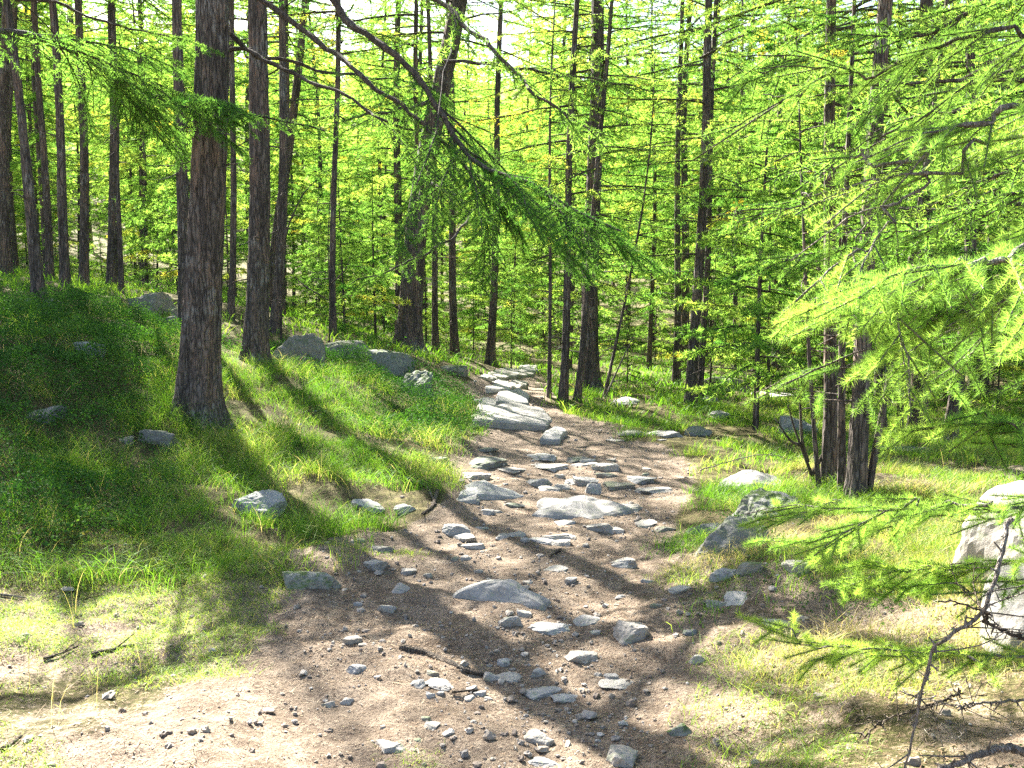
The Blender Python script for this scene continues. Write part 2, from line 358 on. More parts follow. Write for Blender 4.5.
# ------------------------------------------------------------------ light falling through the canopy: crown sprays cut away by map to shape the sun patches
LM = """
###-:...:++++++++++++++++++++:++
####-...:++++:++++-+++++++++:+++
#####-..##::::-:.:.:-+.:.:+++:++
######--##.:::#-.:##::.:+:-+:+++
########-####::##-#--:..+:-#-:::
##-#####-##-:.::##-#+::.:.##-:..
-+-:-+-+:-#-+###:-##-+:.:-##::::
:+-+-##::##--######-##++-##+#:..
++:-#####+:###-+###-####-###--..
......:-###-+######+-:..+###-:..
........:#+#########+#+..+##-:..
.........:##-+#-#####+:+:-#-:.::
.........::-:####-##-:.:.:::.::.
..........:.+-##-:+#-:::..-:+-++
............:-+--:-+--+-##-+++--
""".split()
PR = {'.': .97, ':': .75, '+': .38, '-': .15, '#': 0.}
LG = np.array([[PR[c] for c in row.ljust(32, '+')[:32]] for row in LM])
TG = [(at(940,140,2.5),.45),(at(860,165,2.7),.4),(at(1000,250,2.2),.45),(at(900,300,2.4),.45),(at(840,330,2.4),.4),(at(970,510,2.8),.35),(at(860,514,2.9),.35),(at(780,530,3.1),.3),
      (at(900,590,2.9),.3),(at(880,655,2.8),.35),(at(800,660,2.9),.3),(at(990,560,4.3),.4),(at(1000,500,4.3),.4),(at(1010,430,2.2),.3),(at(930,230,3.5),.4),(at(1000,330,3.2),.4)]
def lit_block(P):
    m = np.zeros(len(P), bool)
    for t, r_ in TG:
        q = P - t; al = q @ S; m |= (al > .5) & (np.linalg.norm(q - al[:, None] * S, axis=1) < r_)
    return m
def keep(P, rng):
    s = (P[:, 2] - .3) / S[2]
    for _ in range(4):
        Qp = P - s[:, None] * S; s = s + (Qp[:, 2] - h0(Qp[:, 0], Qp[:, 1])) / S[2]
    Qp = P - s[:, None] * S
    px, py, dep = project(Qp)
    px = px + rng.normal(0, 7, len(px)); py = py + rng.normal(0, 4, len(px))
    cx_ = np.floor(px / 32).astype(int); cy_ = np.floor((py - 288) / 32).astype(int)
    ok = (dep > 1) & (cx_ >= 0) & (cx_ < 32) & (cy_ >= 0) & (cy_ < 15)
    cx_ = np.clip(cx_, -12, 40); ok = (dep > 1) & (cx_ > -12) & (cx_ < 40) & (cy_ >= 0) & (cy_ < 20)
    p = np.where(ok, LG[np.clip(cy_, 0, 14), np.clip(cx_, 0, 31)], .25)
    return (rng.random(len(P)) > p) & ~(lit_block(P) & (rng.random(len(P)) < .85))

# ------------------------------------------------------------------ larch foliage
LOD = {0: dict(K=24, B=14, nl=.027, w=.0012), 1: dict(K=13, B=6, nl=.038, w=.0055), 2: dict(K=6, B=4, nl=.055, w=.010), 3: dict(K=7, B=5, nl=.075, w=.015)}
def needles(P0, P1, lod, rng, tint):
    p = LOD[lod]; N = len(P0); K_, B = p['K'], p['B']; ax = nrm(P1 - P0)
    t = (np.arange(K_)[None, :, None, None] + rng.uniform(0, .8, (N, K_, 1, 1))) / K_
    C = P0[:, None, None] + (P1 - P0)[:, None, None] * t + np.zeros((N, K_, B, 1))
    d = rng.normal(size=(N, K_, B, 3)); d = nrm(nrm(d) + .45 * ax[:, None, None] + np.array([0, 0, .25 if lod == 0 else 0]))
    sd = nrm(np.cross(d, rng.normal(size=(N, K_, B, 3)))) * p['w'] * .5
    L = p['nl'] * rng.uniform(.7, 1.2, (N, K_, B, 1))
    Vv = np.stack([C - sd, C + sd, C + d * L], -2).reshape(-1, 3)
    T = np.arange(len(Vv)).reshape(-1, 3)
    a = np.repeat(np.clip(tint[:, None] + rng.normal(0, .05, (N, K_ * B)), 0, 1).ravel(), 3)
    return Vv, T, a
def branch(P, rng, side=.5, gap=.13, start=.15, droop=.3, sub=True):
    """foliage-bearing shoots along a limb polyline. returns shoots (P0,P1) and their radii"""
    P = np.asarray(P, float); seg = np.linalg.norm(np.diff(P, axis=0), axis=1); s = np.r_[0, np.cumsum(seg)]; L = s[-1]
    tt = np.arange(start * L, L, gap); A = []; B = []; r = []
    def pos(q): return np.array([np.interp(q, s, P[:, k]) for k in range(3)]).T
    ax = nrm(pos(np.minimum(tt + .05, L)) - pos(tt - .05)) if len(tt) else np.zeros((0, 3))
    sgn = 1
    for q, a in zip(tt, ax):
        lat = nrm(np.cross(a, [0, 0, 1.])); sgn = -sgn
        f = q / L; ln = side * (1.05 - f) * rng.uniform(.5, 1.2) + .10
        d = nrm(a * .75 + lat * sgn * rng.uniform(.5, 1.0) + np.array([0, 0, -droop * rng.uniform(.2, 1.3)]))
        p = pos(q); m = max(1, int(round(ln / .24))); l1 = ln / m; rr = .0055 * (ln / .6) + .002
        for k in range(m):
            d2 = nrm(d + rng.normal(0, .14, 3) + np.array([0, 0, -droop * .3])); e = p + d2 * l1
            A.append(p); B.append(e); r.append(rr * (1 - k / m * .6)); 
            if sub and k and rng.random() < .55:
                d3 = nrm(d2 + nrm(np.cross(d2, [0, 0, 1.])) * rng.choice([-1, 1]) * .8 + rng.normal(0, .2, 3)); A.append(p); B.append(p + d3 * l1 * .8); r.append(.002)
            p = e; d = d2
    q = np.arange(start * L, L - .1, .24)
    if len(q):
        a0, b0 = pos(q), pos(np.minimum(q + .24, L)); A += list(a0); B += list(b0); r += [.003] * len(q)
    if not A: A = [P[-2]]; B = [P[-1]]; r = [.002]
    return np.array(A), np.array(B), np.array(r)
def crown(H, hb, Lmax, n, lod, seed, top=.35, droop=.25, carve=None, trunk=None, side=.55, gap=.14, shape=.8, yellow=.0):
    """crown geometry in the tree's own coordinates; trunk(z)->xy of the stem; carve = world position of the base"""
    rng = np.random.default_rng(seed); g = Geo(); SA = []; SB = []; SR = []; LA = []; LB = []; LR = []; TI = []
    for k in range(n):
        f = (k + rng.random()) / n; z = hb + (H - hb) * f ** .95
        ff = (z - hb) / (H - hb); prof = (1 - ff) ** shape * (.55 + .45 * sstep(0, .25, ff))
        L = max(.3, Lmax * prof * rng.uniform(.65, 1.15)); az = k * 2.399 + rng.normal(0, .35)
        d = np.array([math.cos(az), math.sin(az), 0]); t = np.linspace(0, 1, 7)
        up = rng.uniform(-.25, .2) + .35 * ff; c = trunk(z) if trunk is not None else (0, 0)
        P = np.array([c[0], c[1], z]) + t[:, None] * L * d
        P[:, 2] += L * (up * t - droop * 1.3 * t ** 2 + droop * .75 * t ** 3)
        P[:, :2] += np.cumsum(rng.normal(0, .02 * L, (7, 2)), 0)
        if carve is not None:
            m_ = keep(np.repeat(P[1:], 4, 0) + np.asarray(carve), rng)
            if m_.mean() < .3: continue
        a, b, r = branch(P, rng, side=side * min(1, L / 2 + .15), gap=gap, start=.12, droop=.35)
        LA += list(P[:-1]); LB += list(P[1:]); r0 = .006 + .008 * L
        LR += list(r0 * (1 - t[:-1] * .8))
        SA.append(a); SB.append(b); SR.append(r); TI.append(np.full(len(a), (.46 if lod == 3 else .44) + rng.normal(0, .17) + (.33 if rng.random() < .012 + yellow * .3 else 0)))
    A = np.concatenate(SA); B = np.concatenate(SB); r = np.concatenate(SR); ti = np.concatenate(TI) + rng.normal(0, .06, len(A))
    if carve is not None:
        m = keep(.5 * (A + B) + np.asarray(carve), rng); A, B, r, ti = A[m], B[m], r[m], ti[m]
    V_, T_, a_ = needles(A, B, lod, rng, ti); g.add(V_, T_, 0, a_)
    V_, T_ = prisms(A, B, r, r * .6, 3); g.add(V_, T_, 1)
    LA = np.array(LA); LB = np.array(LB); LR = np.array(LR); V_, T_ = prisms(LA, LB, LR, LR * .88, 5 if lod < 3 else 3); g.add(V_, T_, 1)
    return g

def bark_disp(seed, amp, flare=.55, nroot=5):
    ph = np.random.default_rng(seed).uniform(0, 6.28, 3)
    def f(th, s, r):
        cxx, sxx = np.cos(th) * r, np.sin(th) * r
        ridge = 1 - np.abs(fbm(cxx * 20, sxx * 20, s * 3.2, seed, 3)) * 1.6
        fl = 1.35 * flare * np.exp(-s / .2) + .18 * np.exp(-s / .9)
        root = 1 + .38 * np.cos(nroot * th + ph[0]) + .2 * np.cos(2 * th + ph[1])
        return r * fl * root + amp * ridge + .05 * r * vn(np.cos(th) * 1.5, np.sin(th) * 1.5, s * 1.1, seed)
    return f
def stubs(g, P, r, rng, n, z0, z1, lmin=.05, lmax=.6, mat=0):
    """dead snags on the lower stem"""
    for _ in range(n):
        z = rng.uniform(z0, z1); c = np.array([np.interp(z, P[:, 2], P[:, k]) for k in range(3)]); rr = np.interp(z, P[:, 2], r)
        az = rng.uniform(0, 2 * pi); L = rng.uniform(lmin, lmax); d = np.array([math.cos(az), math.sin(az), rng.uniform(-.5, .2)])
        q = c + d * rr * .7; e = q + nrm(d + rng.normal(0, .15, 3)) * L; m = .5 * (q + e) + rng.normal(0, .04, 3) * L
        V_, T_ = tube(smooth_poly([q, m, e], 7), np.linspace(.006 + .01 * L, .002, 7), 5); g.add(V_, T_, mat)
        if L > .3:
            for _ in range(3):
                u = rng.uniform(.3, .9); s_ = q + (e - q) * u; e2 = s_ + nrm(d + rng.normal(0, .6, 3)) * L * .35
                V_, T_ = prisms(s_[None], e2[None], .003, .001, 3); g.add(V_, T_, mat)

def larch(px, py, wpx, top, H, hb, Lmax, n, lod, seed, label, mid=0., group=None, carve=True, stub=18, sides=None, name='larch_tree', yd=None, **ck):
    """a larch standing at picture foot (px,py); `top` = where its stem crosses the picture's upper edge"""
    base = hit(px, py) if yd is None else np.array([*yd, hs(*yd)])
    d = base[1]; r = .5 * wpx / F * d * (.80 if d < 12 else .70); carve = carve and base[0] < .8
    T_ = at(top, 0, d); T_ = T_ - base; base = base - np.array([0, 0, .08])
    lean = T_ / T_[2]; rng = np.random.default_rng(seed)
    m = 90 if d < 12 else (50 if d < 17 else 26)
    zz = np.r_[np.linspace(0, 1.2, m // 4)[:-1], np.linspace(1.2, 6, m // 2)[:-1], np.linspace(6, H, m // 4)]
    def cx_(z):
        z = np.asarray(z, float); b = mid * np.sin(np.clip(z / T_[2], 0, 1.2) * pi)
        return np.stack([lean[0] * z + b + .03 * np.sin(z * .9 + seed), lean[1] * z * 0 + .03 * np.cos(z * .8 + seed) - .03], -1)
    P = np.c_[cx_(zz), zz]; P[:, :2] -= P[0, :2]; off = cx_(0.0)
    rr = r * np.clip(1 - zz / H, .03, 1) ** .75 * 1.08
    sd = sides or (72 if d < 12 else 40 if d < 17 else 20)
    root = empty(name, base, label=label, cat='larch', group=group)
    g = Geo(); V_, T2 = tube(P, rr, sd, bark_disp(seed, min(.022, r * .11), .5 if r > .08 else .3)); g.add(V_, T2, 0)
    stubs(g, P, rr, rng, stub, .8, max(hb, 3), .05, .5 if r < .15 else .25)
    g.build('trunk', BARK, root, smooth=True)
    cg = crown(H, hb, Lmax, n, lod, seed + 1000, carve=base if carve else None, trunk=lambda z: cx_(z) - off, **ck)
    cg.build('crown', [NEEDLE, TWIG], root)
    return root, base, P

# ------------------------------------------------------------------ the larches one can tell apart
TR = {}
TR['a'] = larch(197, 420, 40, 206, 17, 5.6, 3.0, 46, 1, 11, 'thickest furrowed larch trunk, standing alone in grass on the left bank', side=.6)
TR['b'] = larch(255, 362, 27, 258, 18, 5.8, 3.2, 50, 2, 12, 'reddish brown larch trunk just right of the thickest trunk, roots spread on the bank')
larch(184, 336, 15, 181, 15, 5.5, 2.2, 40, 2, 13, 'narrow dark larch trunk half hidden behind the thickest trunk')
larch(274, 332, 12, 284, 13, 3.6, 2.0, 36, 2, 14, 'slender crooked larch stem right behind the reddish brown trunk', mid=.12)
TR['d'] = larch(409, 350, 30, 458, 17, 4.6, 3.2, 84, 2, 15, 'leaning curved larch trunk growing behind the pointed boulder by the trail', mid=-.16, stub=16)
larch(40, 304, 14, 3, 7.5, 5.2, 2.4, 40, 2, 16, 'left-leaning dark larch trunk on top of the mound, foremost of the mound trees', mid=.05)
larch(71, 297, 11, 49, 16, 5.0, 2.2, 40, 2, 17, 'brown larch trunk on the mound between the leaning trunk and a pale slim one', yd=(-6.9, 14.6))
larch(92, 293, 11, 79, 16, 5.0, 2.2, 36, 2, 18, 'pale brown slim larch trunk behind the mound, right of its neighbours', yd=(-7.8, 17.2))
larch(50, 290, 9, 37, 15, 5.0, 2.0, 36, 2, 19, 'thin larch stem seen between the leaning trunk and the brown one on the mound', yd=(-8.6, 17.6))
larch(120, 300, 6, 116, 12, 4.4, 1.6, 34, 2, 20, 'very thin straight larch stem beside the round grey boulder on the left', yd=(-6.7, 16.2))
larch(17, 290, 9, 14, 14, 5.2, 1.8, 34, 2, 21, 'greenish larch trunk at the far left behind the leaning one', yd=(-10.4, 19.4))
larch(455, 356, 10, 449, 15, 3.6, 2.0, 44, 2, 22, 'straight pinkish larch trunk just right of the leaning curved trunk')
larch(436, 352, 8, 428, 15, 3.8, 2.0, 44, 2, 23, 'dull larch trunk directly behind the foot of the leaning curved trunk')
larch(490, 364, 10, 500, 14, 2.6, 2.0, 50, 2, 24, 'short visible larch trunk beside the bend where the stone steps vanish')
G_ = 'tree clump right of the flat stone steps'
larch(549, 397, 5, 556, 8, 1.9, 1.3, 34, 2, 25, 'thinnest sapling-like larch stem on the left of the clump beside the steps', mid=-.06)
larch(563, 399, 10, 578, 14, 2.1, 2.1, 60, 2, 26, 'dark larch stem left of the clump beside the steps, leaning slightly right')
larch(577, 400, 8, 612, 12, 2.8, 1.8, 44, 2, 27, 'right-leaning larch stem sprouting from the same foot in the clump beside the steps', mid=.05)
larch(590, 388, 22, 598, 17, 1.9, 2.8, 70, 2, 28, 'stout dark larch trunk at the back of the clump beside the steps', carve=False)
larch(604, 396, 4, 655, 7, 1.6, 1.0, 26, 2, 29, 'spindly bent larch pole leaning right out of the clump beside the steps', mid=.2)
larch(690, 407, 13, 708, 16, 2.2, 2.5, 70, 2, 30, 'sunlit grey larch trunk right of the trail with a thinner twin at its side')
larch(699, 400, 8, 716, 14, 2.0, 2.0, 56, 2, 31, 'thinner twin stem pressed against the right of the sunlit grey trunk')
larch(676, 384, 9, 682, 14, 3, 1.8, 44, 2, 32, 'shaded slim larch just left of the sunlit grey trunk and its twin')
larch(829, 480, 14, 838, 12, 2.3, 1.9, 48, 1, 33, 'dark reddish larch stem on the left of the dark clump behind the mossy ledge')
larch(856, 500, 19, 890, 14, 2.6, 2.2, 50, 1, 34, 'thickest dark stem of the dark clump behind the mossy ledge', stub=22)
larch(842, 488, 8, 852, 7, 1.7, 1.0, 30, 1, 35, 'thin straight middle stem of the dark clump behind the mossy ledge')
larch(866, 496, 7, 940, 6.5, 1.5, 1.0, 26, 1, 42, 'thin right-splayed stem at the edge of the clump behind the mossy ledge', mid=.06)
larch(820, 490, 5, 790, 4.5, 1.3, .8, 18, 1, 43, 'thin left-splayed stem at the edge of the clump behind the mossy ledge', mid=-.05)
larch(880, 432, 14, 884, 15, 2.0, 2.5, 70, 2, 36, 'shaded grey larch trunk behind the dark clump, leftmost of the trunks in the right stand')
larch(917, 440, 20, 926, 17, 2.1, 2.9, 74, 2, 37, 'broad pale sun-dappled larch trunk in the right stand')
larch(948, 444, 15, 972, 15, 2.0, 2.6, 70, 2, 38, 'flaring larch trunk right of the broad pale one in the right stand', mid=.12)
larch(900, 438, 7, 902, 13, 2.4, 1.6, 40, 2, 39, 'slim pale larch stem against the left side of the broad pale trunk')
larch(741, 372, 6, 744, 12, 2.0, 1.6, 44, 2, 40, 'slim larch stem rising beside the dark boulder right of the sunlit trunk', yd=(4.9, 20.5))
larch(306, 330, 13, 304, 14, 3.4, 2.0, 46, 2, 41, 'mossy green larch trunk behind the large grey boulder on the left', yd=(-5.3, 20.5))

for k_, (x_, y_, lab_) in enumerate(((-3.1, 16.3, 'slender dark larch between the bare pole and the leaning curved trunk'), (-4.7, 19.2, 'larch trunk deep behind the weathered brown boulder'), (-2.0, 19.0, 'slim larch deep behind the leaning curved trunk'), (-4.6, 15.4, 'slim larch just left of the large grey boulder'))):
    larch(0, 0, 8, 512 + 940 * x_ / y_ + 3, 16, 4.8, 3.2, 80, 2, 820 + k_, lab_, yd=(x_, y_), droop=.15)  # dense larches added so their crowns shade the middle of the trail
for k_, (x_, y_, lab_) in enumerate(((-9.4, 17.6, 'bushy larch shading the mound, rising behind its left-leaning trunk'), (-11.6, 20.3, 'tall broad larch beyond the left border behind the mound'), (-9.3, 22.0, 'broad larch far behind the round mossy boulder'),
        (-12.8, 23.6, 'second broad larch beyond the left border, deeper in the stand'), (-8.1, 14.2, 'broad larch just left of the left-leaning trunk on the mound'), (-10.4, 15.8, 'larch beyond the left border behind the mound top'))):
    larch(0, 0, 13, 512 + 940 * x_ / y_ - 4, 9 if y_ < 15 else 13 if y_ < 18 else 16 if y_ > 21 else 12, 4.6 if y_ < 15 else 5.4, 3.4, 80, 2, 800 + k_, lab_, yd=(x_, y_), droop=.15)  # dense larches added as shadow casters for the mound and left bank
# limbs that hang across the picture from the thickest trunk: parts of that tree
def limb(root, base, pts, r0, r1, lod, seed, side=.5, gap=.12, start=.3, droop=.35, tint=.4, forks=0, mats=None, name='branch', spread=.5, fl=.45, rt=None, carve=False):
    rng = np.random.default_rng(seed); P = smooth_poly(np.array([at(*p) for p in pts]) if len(pts[0]) == 3 and pts[0][0] > 30 or isinstance(pts, list) else pts, 40) - base
    P = P + np.c_[fbm(np.arange(40) * .35, 0 * np.arange(40), 0, seed, 2), fbm(np.arange(40) * .35, 5 + 0 * np.arange(40), 0, seed, 2), fbm(np.arange(40) * .35, 9 + 0 * np.arange(40), 0, seed, 2)] * .035
    g = Geo(); r = np.linspace(r0, r1, 40)
    V_, T_ = tube(P, r * (1 + .12 * np.sin(np.arange(40) * 1.7)), 9); g.add(V_, T_, 1)
    polys = [(P, side, start)]
    L = np.linalg.norm(np.diff(P, axis=0), axis=1).sum()
    for k in range(forks):
        i = int(rng.uniform(start * (.7 if lod == 0 or start < .4 else .95), .94) * 39); a = nrm(P[min(i+2, 39)] - P[max(i-2, 0)]); lat = nrm(np.cross(a, [0, 0, 1.])) * (1 if k % 2 else -1)
        d = nrm(a + lat * spread * rng.uniform(.6, 1.3) + np.array([0, 0, rng.uniform(-.25, .1)])); l = L * fl * (1.1 - i / 39) * rng.uniform(.6, 1.1) + .2
        t = np.linspace(0, 1, 8)[:, None]; q = P[i] + d * t * l; q[:, 2] -= .18 * l * t[:, 0] ** 2; q += np.cumsum(rng.normal(0, .012 * l, q.shape), 0) * (t > 0)
        rr0 = max(.003, r[i] * .5); V_, T_ = tube(q, np.linspace(rr0, .002, 8), 6); g.add(V_, T_, 1); polys.append((q, side * .7, .15))
    SA, SB, SR, TI = [], [], [], []
    for q, sd, st in polys:
        a, b, rr_ = branch(q, rng, side=sd, gap=gap, start=st, droop=droop)
        SA.append(a); SB.append(b); SR.append(rr_); TI.append(np.full(len(a), tint + rng.normal(0, .06)))
    A, B, rr_, ti = map(np.concatenate, (SA, SB, SR, TI))
    ti = np.minimum(ti + rng.normal(0, .06, len(ti)), .66)
    m_ = ~(lit_block(.5 * (A + B) + base) & (rng.random(len(A)) < .8)); m_ &= (keep(.5 * (A + B) + base, rng) if carve else True); m_[:3] = True; A, B, rr_, ti = A[m_], B[m_], rr_[m_], ti[m_]
    V_, T_ = prisms(A, B, rr_ * .8, rr_ * .5, 4); g.add(V_, T_, 1)
    V_, T_, a_ = needles(A, B, lod, rng, ti); g.add(V_, T_, 0, a_)
    return g.build(name, mats or [NEEDLE, TWIG], root)
ra, ba, _ = TR['a']
limb(ra, ba, [(228,-95,9.2),(330,0,8.6),(395,55,8.1),(440,112,7.7),(472,160,7.4),(540,192,7.0),(620,232,6.6)], .038, .008, 1, 51, side=.5, gap=.05, start=.48, droop=.3, forks=15, tint=.25, fl=.42, spread=.75)
limb(ra, ba, [(226,-25,9.2),(300,28,8.8),(345,64,8.4),(400,105,8.0),(440,140,7.7),(480,185,7.4),(500,235,7.2)], .030, .006, 1, 52, side=.42, gap=.06, start=.6, droop=.4, forks=8, tint=.28)
limb(ra, ba, [(228,36,9.2),(262,58,9.0),(300,78,8.8),(345,95,8.4),(380,118,8.1),(425,140,7.9),(470,190,7.6)], .024, .005, 1, 53, side=.33, gap=.09, start=.6, droop=.4, forks=4, tint=.36)
limb(ra, ba, [(228,50,9.3),(290,62,9.6),(350,72,9.9),(410,84,10.1),(450,100,10.3)], .022, .005, 1, 54, side=.3, gap=.1, start=.4, droop=.5, forks=3, tint=.4)
limb(ra, ba, [(222,-120,9.0),(330,-60,7.6),(420,-10,6.6),(500,55,5.8),(560,120,5.4)], .03, .006, 1, 55, side=.32, gap=.09, start=.45, droop=.5, forks=3, tint=.45, carve=True)
rd, bd, _ = TR['d']
limb(rd, bd, [(432,170,14.9),(405,225,14.3),(395,260,13.9)], .03, .006, 2, 56, side=.35, start=.3, forks=3)
limb(rd, bd, [(430,180,14.8),(470,215,13.8),(440,245,13),(400,268,12.6),(350,285,12.4)], .028, .006, 1, 57, side=.3, gap=.13, start=.6, forks=2, tint=.38)
limb(rd, bd, [(442,60,14.9),(520,68,14.5),(600,80,14.2),(680,95,14)], .03, .006, 2, 58, side=.5, start=.15, forks=5)
limb(rd, bd, [(440,100,14.9),(370,115,14.3),(300,118,14.1)], .03, .006, 2, 59, side=.5, start=.25, forks=4)
# larch left of the frame whose long limb crosses the upper left
bl = np.array([-5.6, 6.6, hs(-5.6, 6.6) - .08])
def plain_larch(b, H, r, hb, Lmax, n, lod, seed, label, lean=(0, 0), carve=True, stub=10, **k):
    root = empty('larch_tree', b, label=label, cat='larch'); zz = np.linspace(0, H, 80); P = np.c_[zz * lean[0], zz * lean[1], zz]
    g = Geo(); rr = r * np.clip(1 - zz / H, .03, 1) ** .8; V_, T_ = tube(P, rr, 48, bark_disp(seed, .015)); g.add(V_, T_, 0)
    stubs(g, P, rr, np.random.default_rng(seed), stub, .6, max(3, hb)); g.build('trunk', BARK, root, smooth=True)
    crown(H, hb, Lmax, n, lod, seed, carve=b if carve else None, trunk=lambda z: np.array([z * lean[0], z * lean[1]]), **k).build('crown', [NEEDLE, TWIG], root)
    return root, b
rl, bl = plain_larch(bl, 15, .17, 5, 2.8, 44, 2, 61, 'larch at the left border whose long shaded limb reaches across to the thickest trunk')
limb(rl, bl, [(-250,-20,6.6),(0,30,7.8),(75,52,8.3),(130,85,8.5),(175,98,8.6),(230,108,8.6),(325,128,8.5)], .03, .007, 1, 62, side=.6, gap=.055, start=.3, droop=.4, forks=16, tint=.26, spread=.8, fl=.35)
limb(rl, bl, [(-250,-120,6.6),(-60,-30,7.9),(40,0,8.4),(120,25,8.6),(190,45,8.7)], .022, .005, 1, 63, side=.3, gap=.1, start=.4, droop=.2, forks=4, tint=.42, carve=True)

# young larches beyond the right border, reaching into the picture
bk = np.array([2.95, 3.7, hs(2.95, 3.7) - .05])
rk, bk = plain_larch(bk, 7.5, .07, 3.6, 1.3, 26, 1, 71, 'young larch at the right border spreading bright green sprays into view', carve=True, stub=6)
KB = [([(1250,60,3.5),(1080,105,2.7),(1000,118,2.5),(950,140,2.55),(905,152,2.6),(860,168,2.65),(826,172,2.7)], .011, .22, .04),
      ([(1250,80,3.5),(1060,130,2.8),(985,150,2.6),(935,180,2.5),(905,205,2.5),(880,232,2.5),(858,262,2.5)], .007, .19, .1),
      ([(1250,120,3.5),(1060,225,2.4),(1010,262,2.1),(965,270,2.1),(925,277,2.2),(885,284,2.3),(858,296,2.4)], .009, .15, .1),
      ([(1250,140,3.5),(1080,215,2.6),(1010,240,2.3),(950,262,2.3),(915,292,2.35),(890,308,2.4),(875,322,2.5)], .006, .15, .1),
      ([(1250,180,3.5),(1080,262,2.6),(1030,285,2.4),(985,298,2.4),(935,318,2.45),(885,350,2.5)], .006, .13, .1),
      ([(1250,-60,3.6),(1080,20,3.2),(990,40,3.1),(900,62,3.2),(820,78,3.3),(765,92,3.4)], .010, .35, .05),
      ([(1250,-20,3.6),(1090,70,3.5),(1000,100,3.5),(920,125,3.6),(850,150,3.8),(780,160,4.0)], .010, .35, .05),
      ([(1250,200,3.6),(1090,310,3.3),(1010,330,3.2),(930,345,3.2),(860,360,3.3),(790,380,3.4)], .009, .3, .1),
      ([(1250,100,3.6),(1100,180,3.8),(1010,200,4.0),(930,225,4.2),(850,240,4.5),(760,262,4.8)], .010, .35, .1)]
KB += [([(1250,-140,4.2),(1080,-40,4.2),(980,10,4.3),(880,40,4.5),(790,62,4.7),(730,80,4.8)], .012, .4, .1),
       ([(1250,0,4.6),(1090,130,4.8),(990,170,5.0),(890,195,5.2),(800,205,5.4),(720,215,5.6)], .012, .4, .1),
       ([(1250,60,4.6),(1090,260,4.8),(990,290,5.0),(910,300,5.2),(840,320,5.4)], .010, .35, .1)]
for k, (pts, r0_, sd, st) in enumerate(KB):
    limb(rk, bk, pts, r0_, .0022, 0 if pts[-1][2] < 3.6 else 1, 200 + k, side=sd, gap=.05 if k < 5 else .075, start=st, droop=.3, forks=4 if k < 5 else 7, tint=.5 if k < 5 else .42, fl=.11 if k < 5 else .22, spread=.6, mats=[NEEDLE, PALEWOOD if k < 5 else TWIG])
bs_ = np.array([2.55, 2.9, hs(2.55, 2.9) - .05])
rs_, bs_ = plain_larch(bs_, 2.6, .035, 1.6, .5, 10, 1, 72, 'low larch sapling at the lower right border with long level shoots over the stones', carve=False, stub=2)
SB_ = [([(1180,470,2.9),(1060,492,2.8),(990,500,2.75),(930,509,2.8),(880,513,2.85),(823,516,2.9),(762,517,3.0)], .007, .16),
       ([(1180,480,2.9),(1060,500,2.9),(990,520,2.95),(930,512,3.0),(880,525,3.0),(825,535,3.1),(764,540,3.2)], .005, .16),
       ([(1180,560,2.9),(1080,575,2.8),(1000,570,2.8),(950,566,2.9),(880,562,3.0),(850,560,3.1)], .004, .08),
       ([(1180,600,2.9),(1080,600,2.8),(1000,590,2.8),(940,588,2.9),(870,587,3.0)], .004, .08),
       ([(1180,640,2.9),(1040,655,2.7),(960,660,2.7),(880,650,2.8),(800,640,2.9),(765,632,3.0)], .005, .15)]
for k, (pts, r0_, sd) in enumerate(SB_):
    limb(rs_, bs_, pts, r0_, .0018, 0, 300 + k, side=sd * .6, gap=.035, start=.15, droop=.1, forks=2, tint=.58, fl=.11, spread=.6, mats=[NEEDLE, PALEWOOD])
limb(rs_, bs_, [(1250,170,3.0),(1100,430,2.4),(1040,445,2.2),(1005,430,2.15),(985,425,2.15)], .006, .002, 0, 320, side=.07, gap=.04, start=.7, forks=1, tint=.5, fl=.08)

for x_, y_, H_, sd_, lab_ in ((5.9, 10.2, 12, 73, 'larch just outside the right border whose layered limbs fill the upper right'), (8.2, 13.2, 14, 74, 'darker larch behind the right border larch'), (4.6, 7.4, 9, 75, 'low-limbed larch at the right border above the level shoots')):
    b_ = np.array([x_, y_, hs(x_, y_) - .08]); plain_larch(b_, H_, .11, 2.1, 3.3, 62, 1 if y_ < 9 else 2, sd_, lab_, carve=True, stub=10, side=.6)
# ------------------------------------------------------------------ the deeper stand: prototypes, then copies
def proto(H, hb, Lmax, n, lod, seed, r, name='larch_tree', **k):
    root = empty(name, (0, 0, 0)); rng = np.random.default_rng(seed); zz = np.linspace(0, H, 26)
    P = np.c_[.05 * np.sin(zz * .5 + seed) * zz / 3, .05 * np.cos(zz * .4 + seed) * zz / 3, zz]; rr = r * np.clip(1 - zz / H, .03, 1) ** .8
    g = Geo(); V_, T_ = tube(P, rr, 10, lambda th, s, q: .3 * q * np.exp(-s / .3) + .08 * q * np.cos(5 * th)); g.add(V_, T_, 0)
    stubs(g, P, rr, rng, 10 if H > 6 else 2, .5, max(hb, 1), .2, .9)
    g.build('trunk', BARK, root, smooth=True)
    crown(H, hb, Lmax, n, lod, seed + 5, trunk=lambda z: np.array([np.interp(z, zz, P[:, 0]), np.interp(z, zz, P[:, 1])]), **k).build('crown', [NEEDLE, TWIG], root)
    return root
PB = [proto(16, 2.6, 3.0, 84, 3, 400, .10, gap=.12, shape=.55), proto(14, 2.0, 2.8, 80, 3, 401, .08, gap=.12, shape=.55), proto(12, 1.4, 2.6, 76, 3, 402, .065, gap=.12, shape=.55), proto(17, 3.0, 3.2, 84, 3, 403, .12, gap=.12, shape=.55), proto(11, 1.0, 2.4, 72, 3, 404, .05, gap=.12, shape=.55), proto(13, 2.0, 2.7, 76, 3, 405, .065, yellow=.2, gap=.12, shape=.55)]
